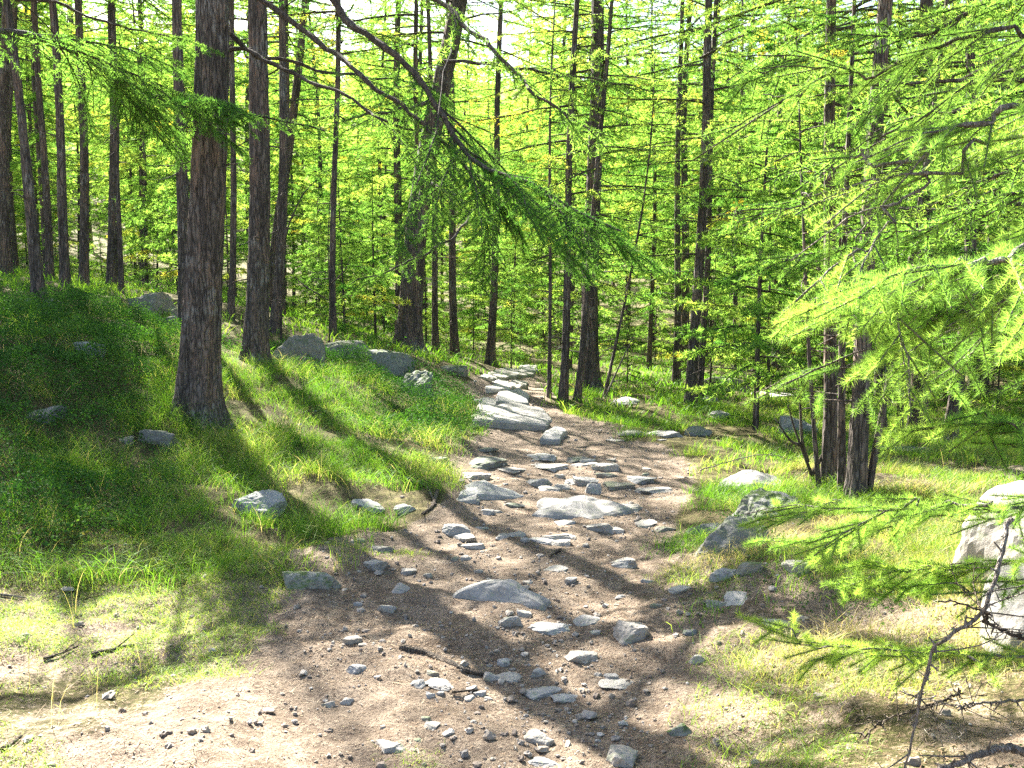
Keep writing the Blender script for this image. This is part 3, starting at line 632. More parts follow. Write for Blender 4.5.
PS = [proto(4.6, .5, 1.5, 50, 3, 410, .03, side=.45, gap=.11), proto(3.2, .35, 1.2, 40, 3, 411, .022, side=.4, gap=.11), proto(2.1, .2, .9, 34, 2, 412, .015, side=.3, gap=.1), proto(5.6, .9, 1.8, 54, 3, 413, .04, gap=.11)]
def put(p, first, x, y, rz, s, label, cat, group):
    if first: o = p; ch = []
    else:
        o = p.copy(); COL.objects.link(o)
        for c in [c for c in bpy.data.objects if c.parent is p]: pass
        for c in CH[p.name]:
            q = c.copy(); COL.objects.link(q); q.parent = o
    o.location = (x, y, hs(x, y) - .06); o.rotation_euler = (R0.normal(0, .015), R0.normal(0, .02), rz); o.scale = (s, s, s * R0.uniform(.92, 1.1))
    tag(o, label, cat, group); return o
CH = {p.name: [c for c in bpy.data.objects if c.parent is p] for p in PB + PS}
used = set(); pts = [(o.location.x, o.location.y) for o in bpy.data.objects if o.type == 'EMPTY' and o not in PB + PS]
def scatter(protos, n, y0, y1, mind, smin, smax, lab, cat, group, wide=.62, power=1.0, ok=None, seed=1):
    rng = np.random.default_rng(seed); c = 0; tries = 0
    while c < n and tries < n * 60:
        tries += 1; y = y0 + (y1 - y0) * rng.random() ** power; x = rng.uniform(-1, 1) * (wide * y + 2)
        if pathd(np.array([x]), np.array([y]))[0] > -.9: continue
        if ok and not ok(x, y): continue
        if any((x - a) ** 2 + (y - b) ** 2 < mind ** 2 for a, b in pts): continue
        p = protos[rng.integers(len(protos))]; put(p, p.name not in used, x, y, rng.uniform(0, 6.28), rng.uniform(smin, smax), lab(x, y), cat, group(x, y)); used.add(p.name); pts.append((x, y)); c += 1
    return c
def reg(x, y): return 'left' if x < -.12 * y else ('right' if x > .14 * y else 'mid')
LT = {'left': 'slim light green larch in the sunny stand behind the left mound', 'mid': 'slim light green larch in the stand where the trail disappears', 'right': 'slim green larch in the dense stand right of the trail'}
GT = {'left': 'larches of the stand behind the left mound', 'mid': 'larches of the stand where the trail disappears', 'right': 'larches of the dense stand right of the trail'}
okf = lambda x, y: not (y < 24 and -15 < x < -5.5) and (y > 19 if x < -.02 * y else y > 17.5) and not (abs(x + .02 * y) < .9 and y < 27)
print('trees', scatter(PB, 138, 17.5, 75, 1.25, .75, 1.2, lambda x, y: LT[reg(x, y)], 'larch', lambda x, y: GT[reg(x, y)], power=1.35, ok=okf, seed=3))
LS = {'left': 'small feathery larch sapling growing among the trunks behind the left mound', 'mid': 'small feathery larch sapling growing near the far end of the trail', 'right': 'small feathery larch sapling growing among the rocks and trunks right of the trail'}
GS = {'left': 'larch saplings behind the left mound', 'mid': 'larch saplings near the far end of the trail', 'right': 'larch saplings among the rocks right of the trail'}
oks = lambda x, y: (y > 16.5 if x < .02 * y else y > 12.5) and not (x < -.02 * y and -.30 * y < x and y < 17)
print('saplings', scatter(PS, 120, 12.5, 42, .9, .7, 1.3, lambda x, y: LS[reg(x, y)], 'sapling', lambda x, y: GS[reg(x, y)], power=1.1, ok=oks, seed=4, wide=.58))
print('more', scatter(PB, 12, 36, 55, 1.0, 1.45, 1.85, lambda x, y: LT[reg(x, y)], 'larch', lambda x, y: GT[reg(x, y)], ok=okf, seed=33, wide=.5))
# the wooded slope far behind
rng = np.random.default_rng(99); n_ = 620; yy = rng.uniform(72, 190, n_); xx = rng.uniform(-.75, .75, n_) * yy; zz = hh(xx, yy); Hh = rng.uniform(9, 17, n_); B_ = 260
u = rng.random((n_, B_)) ** .8; a_ = rng.uniform(0, 2 * pi, (n_, B_)); rr_ = (1 - u) ** .8 * 2.6 * rng.uniform(.3, 1.1, (n_, B_)) + .1
C_ = np.stack([xx[:, None] + np.cos(a_) * rr_, yy[:, None] + np.sin(a_) * rr_, zz[:, None] + (.06 + .94 * u) * Hh[:, None] - rr_ * .2], -1)
d_ = nrm(rng.normal(size=C_.shape) * [1, 1, .35]); s_ = nrm(np.cross(d_, rng.normal(size=C_.shape))) * .16; L_ = rng.uniform(.5, 1.1, (n_, B_, 1))
V_ = np.stack([C_ - s_, C_ + s_, C_ + d_ * L_], -2).reshape(-1, 3)
o = mk('distant_woods', V_, np.arange(len(V_)).reshape(-1, 3), NEEDLE, None, {'tint': np.repeat(np.repeat(rng.uniform(.45, .85, n_), B_), 3)}); o['kind'] = 'stuff'
# bare saplings, poles and dead sticks among the trees
def bare(px, py, pts_, label, r=.012, mat=PALEWOOD, name='dead_sapling', cat='dead sapling'):
    b = hit(px, py); d0 = b[1]; g = Geo()
    for q in pts_:
        P = smooth_poly(np.array([at(*k) if len(k) == 3 else at(k[0], k[1], d0) for k in q]) - b, 14)
        V_, T_ = tube(P, np.linspace(r, r * .25, 14), 6); g.add(V_, T_, 0)
    return tag(g.build(name, mat, None, b, True), label, cat)
bare(815, 482, [[(818,494),(808,465),(795,430),(788,405)], [(808,462),(802,440),(800,400),(798,380)], [(800,445),(790,440),(775,418)], [(812,475),(825,450),(832,430)]], 'bare forked sapling with dark twigs left of the dark clump', .02, TWIG)
bare(329, 350, [[(329,352),(330,300),(328,240),(331,180),(326,175)], [(328,300),(300,282),(285,262)], [(329,285),(345,270),(352,250)]], 'thin bare pole rising beside the large grey boulder on the left', .014, TWIG)
bare(281, 345, [[(281,345),(283,250),(300,200),(318,178)], [(283,250),(275,230),(276,200)]], 'bare arching twig reaching up between the crooked stem and the large grey boulder', .02, TWIG)
bare(614, 398, [[(604,400),(622,360),(634,335)], [(612,382),(620,380)]], 'short dead stick slanting right beside the tree clump', .02, PALEWOOD)

# ------------------------------------------------------------------ stones
def ico(n):
    t = (1 + 5 ** .5) / 2
    v = [(-1,t,0),(1,t,0),(-1,-t,0),(1,-t,0),(0,-1,t),(0,1,t),(0,-1,-t),(0,1,-t),(t,0,-1),(t,0,1),(-t,0,-1),(-t,0,1)]
    f = [(0,11,5),(0,5,1),(0,1,7),(0,7,10),(0,10,11),(1,5,9),(5,11,4),(11,10,2),(10,7,6),(7,1,8),(3,9,4),(3,4,2),(3,2,6),(3,6,8),(3,8,9),(4,9,5),(2,4,11),(6,2,10),(8,6,7),(9,8,1)]
    v = [np.array(p, float) / np.linalg.norm(p) for p in v]
    for _ in range(n):
        c = {}; nf = []
        def mid(a, b):
            k = (min(a, b), max(a, b))
            if k not in c: m = v[a] + v[b]; v.append(m / np.linalg.norm(m)); c[k] = len(v) - 1
            return c[k]
        for a, b, d in f:
            x, y, z = mid(a, b), mid(b, d), mid(d, a); nf += [(a, x, z), (b, y, x), (d, z, y), (x, y, z)]
        f = nf
    return np.array(v), np.array(f)
IC = {k: ico(k) for k in (1, 3, 4, 5)}
def rock_shape(lv, seed, sx, sy, sz, flat=False, cuts=14, rough=1.0):
    rng = np.random.default_rng(seed); V, T = IC[lv]; V = V.copy()
    V = np.sign(V) * np.abs(V) ** .8
    for _ in range(cuts):                                 # broken faces
        n = nrm(rng.normal(size=3) * [1, 1, .8]); k = rng.uniform(.5, .88); d = V @ n; V = V - np.maximum(d - k, 0)[:, None] * n * .97
    n = nrm(np.r_[rng.normal(0, .16, 2), 1]); k = rng.uniform(.38, .62); d = V @ n; V = V - np.maximum(d - k, 0)[:, None] * n * (.93 if flat else .8)
    V[:, 2] /= max(V[:, 2].max(), .3); V[:, 0] /= np.abs(V[:, 0]).max(); V[:, 1] /= np.abs(V[:, 1]).max()
    o = seed * 3.7; f1 = fbm(V[:, 0] * 1.8 + o, V[:, 1] * 1.8, V[:, 2] * 1.8, seed, 4); f2 = 1 - 2 * np.abs(fbm(V[:, 0] * 4 + o, V[:, 1] * 4, V[:, 2] * 6, seed + 3, 3))
    V = V * (1 + rough * (.09 * f1 + .03 * f2)[:, None])
    V = V * np.array([sx, sy, sz])
    return V, T
MATS = dict(g=STONE, p=PALEST, d=DARKST, m=MOSSST)
RK = []
def rock(cx_, cy_, w, h, rot, kind, label, flat=False, depth=.75, name='stone', cat='stone', cuts=14, tilt=0):
    py_ = cy_; b = hit(cx_, min(cy_ + h * .42, 766)); d = b[1]; sx = w / F * d / 2
    el_ = math.atan2(CAMZ - b[2], d)                      # how much of the picture height is top surface
    H_ = h / F * d
    sy = sx * depth
    sz = max(.18 * sx, (H_ - 2 * sy * math.sin(el_) * .8)) * .80
    if flat: sz = max(.10 * sx, min(sz, .2 * sx))
    if py_ > 470 and 'boulder' not in label: sz = min(sz, .5 * sx)
    if 'ledge' in label or 'sloping down' in label: sz *= 2.0; sy *= 1.3
    if 'blocky' in label: sz = .17
    seed = int(cx_ * 31 + cy_ * 17) % 9973
    lv = 5 if w > 55 else 4 if w > 22 else 3
    V_, T_ = rock_shape(lv, seed, sx * (1.15 if w < 40 else 1), sy * 1.1, sz * (1.5 if py_ > 470 else 1.0), flat, cuts)
    c_ = math.cos(radians(rot)); s_ = math.sin(radians(rot)); V_ = V_ @ np.array([[c_, s_, 0], [-s_, c_, 0], [0, 0, 1]])
    if tilt: a = radians(tilt); V_ = V_ @ np.array([[math.cos(a), 0, -math.sin(a)], [0, 1, 0], [math.sin(a), 0, math.cos(a)]])
    y = d + sy * .6; x = b[0] * y / d
    o = mk(name, V_, T_, MATS[kind], None, None, False, None, (x, y, hs(x, y) - sz * (.3 if py_ > 470 else .28)))
    RK.append((x, y, max(sx, sy))); tag(o, label, cat); return o
ST = """
308 577 66 24 0 m|mossy rounded stone lying where the left grass meets the trail
375 565 24 10 0 g|small bluish stone above and right of the mossy rounded one
400 587 26 14 -30 g|oblong tilted stone between the mossy rounded one and the long hump
386 603 18 18 -40 p|pale wedge stone casting a dark shadow, below the oblong tilted one
357 602 10 9 0 g|pebble-sized stone left of the pale wedge stone
354 637 20 15 0 p|white rounded stone at the edge of the sunlit bare soil
358 662 22 26 -50 g|angular slanting stone directly below the white rounded one
377 675 7 8 0 p|tiny pale stone right of the angular slanting one
417 680 17 14 -40 g|egg-shaped grey stone in the lower shade, left of a small cluster
432 673 13 7 0 d|dark small stone touching the top of the cluster in lower shade
440 684 28 9 -15 g|long dark-edged stone of the cluster in lower shade
431 694 9 7 0 p|small round stone under the long dark-edged one, left of its pair
440 692 8 7 0 p|small round stone under the long dark-edged one, right of its pair
328 702 13 11 0 p|dusty stone half sunk in sunlit soil, left of a flatter one
347 701 12 7 0 p|flatter dusty stone half sunk in sunlit soil
425 718 12 6 0 d|small dark stone above a pale oval one near the bottom
432 725 17 8 0 p|pale oval stone near the bottom, under a small dark one
448 732 12 7 0 p|low rounded stone right of the pale oval one near the bottom
389 745 32 15 -25 g|flat elongated stone in the soil at the bottom left of the trail
417 739 9 5 0 d|brownish chip right of the flat elongated bottom stone
490 676 18 10 -20 g|smooth grey stone at the end of the narrow long one
472 686 12 9 0 p|pale lump at the top of the pebble heap
480 692 12 9 0 g|grey lump in the middle of the pebble heap
470 697 10 8 0 p|small lump at the left foot of the pebble heap
489 697 9 7 0 g|small lump at the right foot of the pebble heap
509 619 25 17 15 g|domed blue-grey stone just under the long hump
524 611 14 13 0 p|tan rounded stone leaning on the domed blue-grey one
583 618 33 14 -15 g|smooth flat-domed stone right of the scattered gravel streak
549 629 46 13 8 g|rough low slab right of the domed blue-grey stone
595 632 10 6 0 p|little white stone beside the smooth flat-domed one
635 629 48 24 20 g|big slanting grey stone at the right edge of the trail
579 656 33 14 0 p|whitish oblong stone in the middle of the lower trail
503 660 15 13 0 g|upright blue-grey stone in the gully left of centre
510 677 32 10 -25 g|tapering stone pointing down right in the gully
538 671 16 13 0 g|rounded stone among gravel above the two long gully stones
541 693 38 9 18 g|thin long stone, left of the two crossing the gully
566 697 28 10 -5 g|rounded long stone, right of the two crossing the gully
599 673 9 7 0 p|small white stone left of the broken pale pair
612 677 14 8 0 g|upper stone of the broken pale pair
617 683 32 11 8 p|lower and larger stone of the broken pale pair
541 739 30 18 -15 p|white faceted stone at the bottom centre
622 753 48 28 -10 p|largest white stone in the trail at the bottom edge
539 766 32 13 0 g|grey stone cut by the bottom edge below the white faceted one
570 580 13 8 0 g|small blue oval stone above the gravel streak
528 582 11 4 0 p|small flat white chip left of the small blue oval stone
622 595 16 7 0 g|flat bluish stone alone in shaded soil on the right of the trail
681 587 24 9 0 p|pale stone at the grassy right edge beneath the long slab
622 563 28 12 -8 p|pale-topped stone right of centre between hump and big low boulder
578 716 6 5 0 p|white bit of stone above the largest white stone
697 657 17 12 25 p|pale stone poking from the dry right slope
681 729 26 15 20 m|mossy grey stone in grass at the lower right of the trail
655 604 13 10 0 d|dark little stone against the right bank
557 569 28 5 0 p|thin pale slab flush with the soil, above the small blue oval stone
459 528 28 15 -10 g|solid rounded stone standing alone in the left half of the trail
504 535 20 7 0 g|light flat stone, left of a pair in the middle of the trail
525 538 9 9 0 g|upright chip, right of a pair in the middle of the trail
469 499 30 8 0 g|flat block at the left side below the dark step
368 504 36 12 0 g|grey stone at the foot of the left grass bank
404 508 22 12 -30 g|slanting stone just right of the grass bank's foot
359 540 17 6 0 d|flat stone in the soil under the left grass bank
381 549 25 9 0 d|dark rounded stone under the left grass bank
456 557 10 9 0 d|dark pebble of a touching pair in the shaded trail
467 557 12 7 0 p|light pebble of a touching pair in the shaded trail
479 571 9 4 0 p|tiny white chip above the pale half of the long hump
490 512 16 8 -20 p|small leaning chip under the long low outcrop
486 443 24 20 0 d|dark squarish stone at the left edge near the large slab
435 459 26 8 0 d|dark root-like stone at the edge of the left grass
409 572 14 7 0 g|small grey stone, left of a pale upright one
427 573 10 9 0 p|small pale upright stone left of the long hump
486 463 46 7 0 d|long dark ledge across the left of the trail
541 454 46 11 -4 p|sunlit long stone just below the tilted slab
546 465 38 9 0 p|second sunlit stone, below the long one under the tilted slab
604 466 27 8 0 p|sunlit low stone on the right half of the trail
537 482 27 9 5 g|flat-topped stone with a dark front in mid trail
563 486 16 8 0 p|small bright stone right of the flat-topped one
584 481 25 10 10 g|shaded rounded stone left of the bright knob
592 488 17 12 0 p|bright knob of stone above the widest low boulder
640 481 30 8 0 g|shaded flat stone near the sunny right edge
653 489 36 8 -4 p|sunlit flat stone below the shaded flat one at the right edge
629 508 30 6 0 p|thin sunlit plate at the right end of the widest low boulder
601 527 30 10 -5 g|bluish low stone below the widest low boulder
566 536 18 6 12 g|narrow dark-sided stone left of the bluish low one
624 562 28 10 -12 g|oval stone with a pale rim in the right shade
648 580 14 7 0 g|small stone at the right edge of the shaded trail
645 474 9 5 0 d|dark nub on the bright soil at the right
560 475 11 7 0 g|little round stone under the second sunlit one
480 398 18 8 0 p|pale stone at the left border of the slab steps
468 410 9 7 0 p|pale nub at the left corner of the large slab
440 386 24 20 0 g|weathered boulder on the bank left of the slab steps
452 367 42 13 -8 m|long mossy rock behind the weathered boulder
623 400 28 11 0 p|pale rounded rock in grass right of the tree clump
634 431 34 13 10 d|dark slab in grass on the right of the trail
667 431 38 13 0 g|low grey rock right of the dark slab in grass
694 429 28 15 0 d|rounded dark rock at the right end of the grass rocks
719 413 24 10 0 g|grey rock in sun between the twin trunks and the big boulder
707 399 20 12 0 p|bright rock just right of the twin trunks' foot
796 418 48 36 0 g|big upright boulder with a pale top left of the dark clump
774 396 46 7 -12 p|pale fallen slab behind the big upright boulder
724 381 50 22 0 d|dark broad boulder in shade behind the twin trunks
822 399 15 10 0 p|small bright rock behind the big upright boulder
895 447 96 15 0 d|wide low shaded rock in front of the right stand
978 426 18 8 0 p|small pale rock beyond the right stand
766 505 74 32 0 m|blocky mossy ledge at the foot of the dark clump
828 503 44 14 0 m|mossy rock under the dark clump's roots
735 541 104 30 22 d|long dark slab sloping down towards the trail
705 527 36 16 0 d|dark rock above the end of the long sloping slab
752 566 30 15 0 m|half-buried mossy rock on the left flank of the sunny right hump
716 603 24 11 15 g|small sunken rock at the left foot of the sunny right hump
690 632 18 9 0 d|dark small rock just above the pale one on the dry right slope
772 622 34 12 0 p|low pale rock showing through dry grass right of the hump
723 574 26 13 10 g|rock below the long sloping slab
797 568 32 14 0 p|pale rock on the sunny right hump
738 597 36 14 25 p|pale slanting rock on the dry right slope
262 504 66 32 15 g|grey faceted rock sitting in grass on the left bank
160 434 38 22 0 d|dark rock in grass left of the thickest trunk
127 439 15 11 0 d|small stone left of the dark rock by the thickest trunk
45 413 44 24 0 d|shaded rock at the foot of the mound on the far left
88 346 30 17 -30 g|grey rock showing through the leaves of the mound
150 301 50 29 0 m|round grey boulder with moss behind the mound
174 319 36 22 0 d|rugged boulder in front of the round mossy one
18 303 30 14 0 g|low boulder at the left border on top of the mound
52 301 22 12 0 d|low boulder between two mound trunks
300 342 64 58 0 m|large grey boulder between the crooked stem and the bare pole
346 347 54 26 0 m|weathered brown boulder right of the large grey one
392 358 54 38 25 m|pointed boulder at the foot of the leaning trunk
418 380 30 38 0 m|shaded block under the pointed boulder
"""
rng = np.random.default_rng(5)
XS_ = [(rng.uniform(462, 690), rng.uniform(432, 545)) for _ in range(34)]
for ln in ST.strip().split('\n'):
    a, lab = ln.split('|'); a = a.split(); c_ = [float(v) for v in a[:5]]
    big = c_[2] * 1.0 > 34 and c_[1] < 460 or 'boulder' in lab
    rock(*c_, a[5], lab, name='boulder' if big and 'slab' not in lab else 'stone', cat='boulder' if big and 'slab' not in lab else 'stone', flat='flat ' in lab or 'slab' in lab and 'slop' not in lab, depth=.6 if c_[2] > 50 else .8)
for a_, b_ in XS_:
    dd_ = hit(a_, b_)[1]; w_ = rng.uniform(.10, .26) * F / dd_
    tag(rock(a_, b_, w_, w_ * .3, rng.uniform(-25, 25), rng.choice(['g', 'g', 'p', 'd']), 'small grey stone embedded in the rocky middle stretch of the trail', flat=rng.random() < .5), group='stones embedded in the middle stretch of the trail')
# the flat slab steps
def slab(poly, lab, thick=.07, mat=STONE, seed=1, dome=0):
    W = np.array([hit(*p) for p in poly]); c = W.mean(0); n = 64; m = 9
    Wc = np.vstack([W, W[:1]]); s = np.r_[0, np.cumsum(np.linalg.norm(np.diff(Wc, axis=0), axis=1))]; q = np.linspace(0, s[-1], n, endpoint=False)
    E = np.stack([np.interp(q, s, Wc[:, k]) for k in range(3)], -1) - c
    E[:, :2] *= (1 + (.07 + dome) * fbm(q * 3, q * 0, 0, seed, 3))[:, None]
    A_ = np.c_[W[:, :2] - c[:2], np.ones(len(W))]; co = np.linalg.lstsq(A_, W[:, 2], rcond=None)[0]
    rings = [.0, .2, .4, .6, .78, .9, .965, 1.0, 1.01]; V_ = []
    for f in rings:
        x_, y_ = E[:, 0] * f, E[:, 1] * f; z_ = co[0] * x_ + co[1] * y_ + co[2] + thick + dome * (1 - f ** 3) * (.6 + .5 * fbm((x_ + c[0]) * 4, (y_ + c[1]) * 4, 0, seed, 3))
        z_ = z_ + .018 * fbm((x_ + c[0]) * 2.5, (y_ + c[1]) * 2.5, 0, seed, 4) + .006 * np.abs(fbm(x_ * 9, y_ * 9, 0, seed + 2, 3))
        z_ = z_ - (0 if f < .95 else .008 if f < .98 else .03 if f < 1.005 else thick + .15); V_.append(np.stack([x_, y_, z_ - c[2]], -1))
    V_ = np.concatenate(V_); i_ = np.arange(m - 1)[:, None] * n; j_ = np.arange(n)[None]; jn_ = (j_ + 1) % n
    T_ = np.concatenate([np.stack([i_ + j_, i_ + n + j_, i_ + n + jn_], -1).reshape(-1, 3), np.stack([i_ + j_, i_ + n + jn_, i_ + jn_], -1).reshape(-1, 3)])
    ar = np.cross(W[1] - W[0], W[2] - W[1])[2]
    if ar < 0: T_ = T_[:, ::-1]
    o = mk('stone_slab', V_, T_, mat, None, None, False, None, tuple(c)); tag(o, lab, 'slab'); RK.append((c[0], c[1], np.linalg.norm(E[:, :2], axis=1).mean())); return o
slab([(474,426),(549,429),(551,418),(541,410),(512,407),(480,409),(473,415)], 'large flat slab forming the nearest step of the paved stretch', .06, seed=1)
slab([(497,406),(528,406),(530,397),(519,392),(499,393),(494,399)], 'slab step directly behind the large flat one', .05, seed=2)
slab([(486,392),(510,391),(512,384),(500,381),(486,384)], 'sunlit slab at the left behind the second step', .04, PALEST, 3)
slab([(511,391),(526,390),(528,383),(516,381),(511,384)], 'small shaded block slab right of the sunlit one', .05, STONE, 4)
slab([(490,379),(520,378),(536,376),(532,370),(505,369),(488,374)], 'wide sunlit slab step near the bend', .04, PALEST, 5)
slab([(474,384),(496,382),(500,377),(484,376),(474,380)], 'narrow slab at the outer left of the bend', .04, STONE, 6)
slab([(518,374),(538,372),(536,367.5),(520,368)], 'last small slab visible at the bend', .07, PALEST, 7)
slab([(478,408),(497,408),(499,402),(488,399),(478,402)], 'little slab filling the left side between the two nearest steps', .03, PALEST, 8)
slab([(541,443),(560,444),(567,436),(557,431),(546,434)], 'loose tilted slab propped right of the large flat one', .07, STONE, 9)
slab([(720,487),(778,487),(782,479),(750,475),(726,478)], 'sunlit flat ledge top left of the dark clump', .0, STONE, 10, .10)
slab([(530,516),(590,518),(629,512),(620,502),(575,498),(538,503)], 'widest low slab lying across the middle of the trail', .0, STONE, 11, .10)
slab([(462,497),(500,500),(525,496),(510,488),(475,483),(460,488)], 'long low outcrop in the left half of the trail', .01, STONE, 12, .06)
slab([(446,597),(500,602),(553,614),(560,604),(520,592),(470,586)], 'long hump of rock crossing the trail', .0, STONE, 13, .10)
# tall pale boulders at the right border
def bigrock(px, py, w_, h_, d, mat, lab, seed, dep=.8, cn=None):
    b = at(px, py, d); z0 = hs(b[0], b[1]); sx = w_ / F * d / 2; H_ = h_ / F * d
    V_, T_ = rock_shape(5, seed, sx, sx * dep, H_ * .62, False, 9)
    if cn is not None: n0_ = np.array(cn, float)
    if cn is not None:
        for dn, kk in (((0, 0, 0), .8), ((-.5, .1, -.3), .8), ((.6, -.2, -.1), .8)):
            n_ = nrm(n0_ + np.array(dn)); dd = V_ @ n_; V_ = V_ - np.maximum(dd - dd.max() * kk, 0)[:, None] * n_ * .96
        E_ = np.concatenate([T_[:, [0, 1]], T_[:, [1, 2]], T_[:, [2, 0]]])
        for _ in range(14):
            s_ = np.zeros_like(V_); c_ = np.zeros(len(V_)); np.add.at(s_, E_[:, 0], V_[E_[:, 1]]); np.add.at(c_, E_[:, 0], 1); V_ = .4 * V_ + .6 * s_ / c_[:, None]
        o_ = fbm(V_[:, 0] * 3, V_[:, 1] * 3, V_[:, 2] * 3, seed, 5); V_ = V_ + nrm(V_) * (.022 * o_ + .010 * fbm(V_[:, 0] * 12, V_[:, 1] * 12, V_[:, 2] * 12, seed, 3))[:, None]
    tag(mk('boulder', V_, T_, mat, None, None, False, None, (b[0], b[1], z0 + H_ * .25)), lab, 'boulder'); RK.append((b[0], b[1], sx))
bigrock(1050, 600, 215, 140, 4.5, PALEST, 'big sunlit pale boulder standing at the right border', 77, 1.3, (-.3, -.45, .85))
bigrock(1050, 712, 125, 95, 3.7, STONE, 'lower grey boulder beneath the big pale one at the right border', 81, 1.2, (-.4, -.5, .75))
# narrow long stone / root
def stick(pts_, r, lab, mat, name='fallen_branch', cat='branch', lift=.01, twigs=0, seed=1):
    W = np.array([hit(*p) for p in pts_]); b = W[0].copy(); P = smooth_poly(W, 18); P[:, 2] = hh(P[:, 0], P[:, 1]) * .5 + P[:, 2] * .5 + lift; P -= b; rng = np.random.default_rng(seed)
    g = Geo(); V_, T_ = tube(P, np.linspace(r, r * .5, 18) * (1 + .15 * np.sin(np.arange(18) * 2.1)), 7); g.add(V_, T_, 0)
    for _ in range(twigs):
        i_ = rng.integers(3, 16); e = P[i_] + nrm(np.r_[rng.normal(size=2), abs(rng.normal()) * .5]) * rng.uniform(.06, .25); V_, T_ = prisms(P[i_][None], e[None], r * .3, r * .12, 4); g.add(V_, T_, 0)
    return tag(g.build(name, mat, None, b, True), lab, cat)
stick([(400,648),(430,655),(460,668),(486,676)], .022, 'long narrow grey root half buried in the lower trail', TWIG, 'root', 'root', .0)
stick([(452,694),(479,692)], .006, 'short brown stick left of the pebble heap', TWIG, cat='stick')
stick([(44,661),(78,648)], .009, 'thin dark twig on the sunlit soil at the left', TWIG, twigs=2, cat='stick')
stick([(92,657),(134,647)], .014, 'thicker dark stick right of the thin twig on sunlit soil', TWIG, twigs=1, cat='stick')
stick([(2,752),(22,738)], .010, 'dark twig at the lower left corner', TWIG, cat='stick')
stick([(0,596),(24,599)], .008, 'pale twig at the left border by the leafy patch', PALEWOOD, cat='stick')
stick([(405,478),(425,487),(436,505)], .012, 'crooked pale root at the edge of the left grass bank', PALEWOOD, twigs=5, name='root', cat='root', seed=3)
stick([(437,492),(432,508),(422,515)], .02, 'dark root running into the trail under the grass bank', TWIG, twigs=2, name='root', cat='root', seed=4)
stick([(560,551),(549,558)], .01, 'short dark stick in the shaded middle of the trail', TWIG, cat='stick')
def airstick(pts_, r, lab, mat, twigs, seed, name='dead_branch'):
    W = np.array([at(*p) for p in pts_]); b = W[0].copy(); P = smooth_poly(W, 30) - b; rng = np.random.default_rng(seed); g = Geo()
    P += rng.normal(0, .003, P.shape)
    V_, T_ = tube(P, np.linspace(r, r * .35, 30) * (1 + .15 * np.sin(np.arange(30) * 2.3)), 8); g.add(V_, T_, 0)
    for _ in range(twigs):
        i_ = rng.integers(3, 28); d_ = nrm(rng.normal(size=3) * [1, .6, .6]); L_ = rng.uniform(.05, .3); m_ = P[i_] + d_ * L_ * .5 + rng.normal(0, .02, 3)
        q = smooth_poly([P[i_], m_, P[i_] + d_ * L_], 7); V_, T_ = tube(q, np.linspace(r * .35, r * .12, 7), 5); g.add(V_, T_, 0)
        for k in range(4): p_ = q[k+2]; V_, T_ = prisms(p_[None], (p_ + rng.normal(0, .012, 3))[None], .002, .0012, 4); g.add(V_, T_, 0)
    for k in range(30):                                  # short spur shoots
        p_ = P[rng.integers(1, 29)]; V_, T_ = prisms(p_[None], (p_ + rng.normal(0, .012, 3))[None], .0035, .002, 5); g.add(V_, T_, 0)
    return tag(g.build(name, mat, None, b, True), lab, 'branch')
airstick([(1040,755,2.35),(1000,748,2.3),(960,762,2.25),(920,775,2.2)], .013, 'thick pale dead branch lying at the bottom right corner', PALEWOOD, 3, 1)
airstick([(1012,518,2.5),(1000,560,2.45),(984,610,2.4),(945,640,2.4),(928,665,2.4),(915,730,2.4),(900,790,2.4)], .007, 'knobbly grey dead shoot bending down in front of the pale boulder', PALEWOOD, 9, 2)
airstick([(1030,640,2.6),(990,625,2.55),(984,610,2.5),(940,600,2.5)], .006, 'dark bare twig crossing in front of the pale boulder', TWIG, 6, 3)
airstick([(960,692,2.9),(930,705,2.85),(895,716,2.8),(860,735,2.8)], .005, 'thin dead twig among the shoots at the lower right', TWIG, 10, 4)
airstick([(1030,700,2.8),(985,702,2.8),(955,706,2.8),(900,690,2.9)], .005, 'level dead twig below the grey border boulder', PALEWOOD, 10, 5)
airstick([(700,470,9.0),(760,455,9.0),(800,462,9.0)], .006, 'dry level twig over the sunlit flat ledge', PALEWOOD, 5, 6)

# ------------------------------------------------------------------ gravel and litter (uncountable)
rng = np.random.default_rng(21)
def cand(n, x0, x1, y0, y1): return rng.uniform(x0, x1, n), rng.uniform(y0, y1, n)
x, y = cand(150000, -3.8, 2.6, 2.6, 16); pd = pathd(x, y)
gully = np.exp(-((x - .12) / .3) ** 2) * sstep(6.2, 5, y)
pr = sstep(-.2, .3, pd) * (.04 + .5 * sstep(.1, .7, fbm(x * 1.6, y * 1.6, 0, 71, 3)) + .9 * gully) * np.clip(6 / y, .2, 1.3) * .22
pr = pr + .07 * dirt(x, y) * np.clip(6 / y, 0, 1)
m = rng.random(len(x)) < pr; x, y = x[m], y[m]
s = np.exp(rng.normal(math.log(.0052), .6, len(x))); s = np.clip(s, .003, .032); z = hh(x, y)
Vi, Ti = IC[1]; N = len(x)
vv = Vi[None] * (1 + .22 * rng.normal(size=(N, len(Vi), 1))) * (rng.uniform(.6, 1.3, (N, 1, 3)) * [1, 1, .7]) * s[:, None, None] + np.stack([x, y, z + s * .3], -1)[:, None]
o = mk('gravel', vv.reshape(-1, 3), (Ti[None] + (np.arange(N) * len(Vi))[:, None, None]).reshape(-1, 3), GRAVEL, None, None, False); o['kind'] = 'stuff'
print('gravel', N)
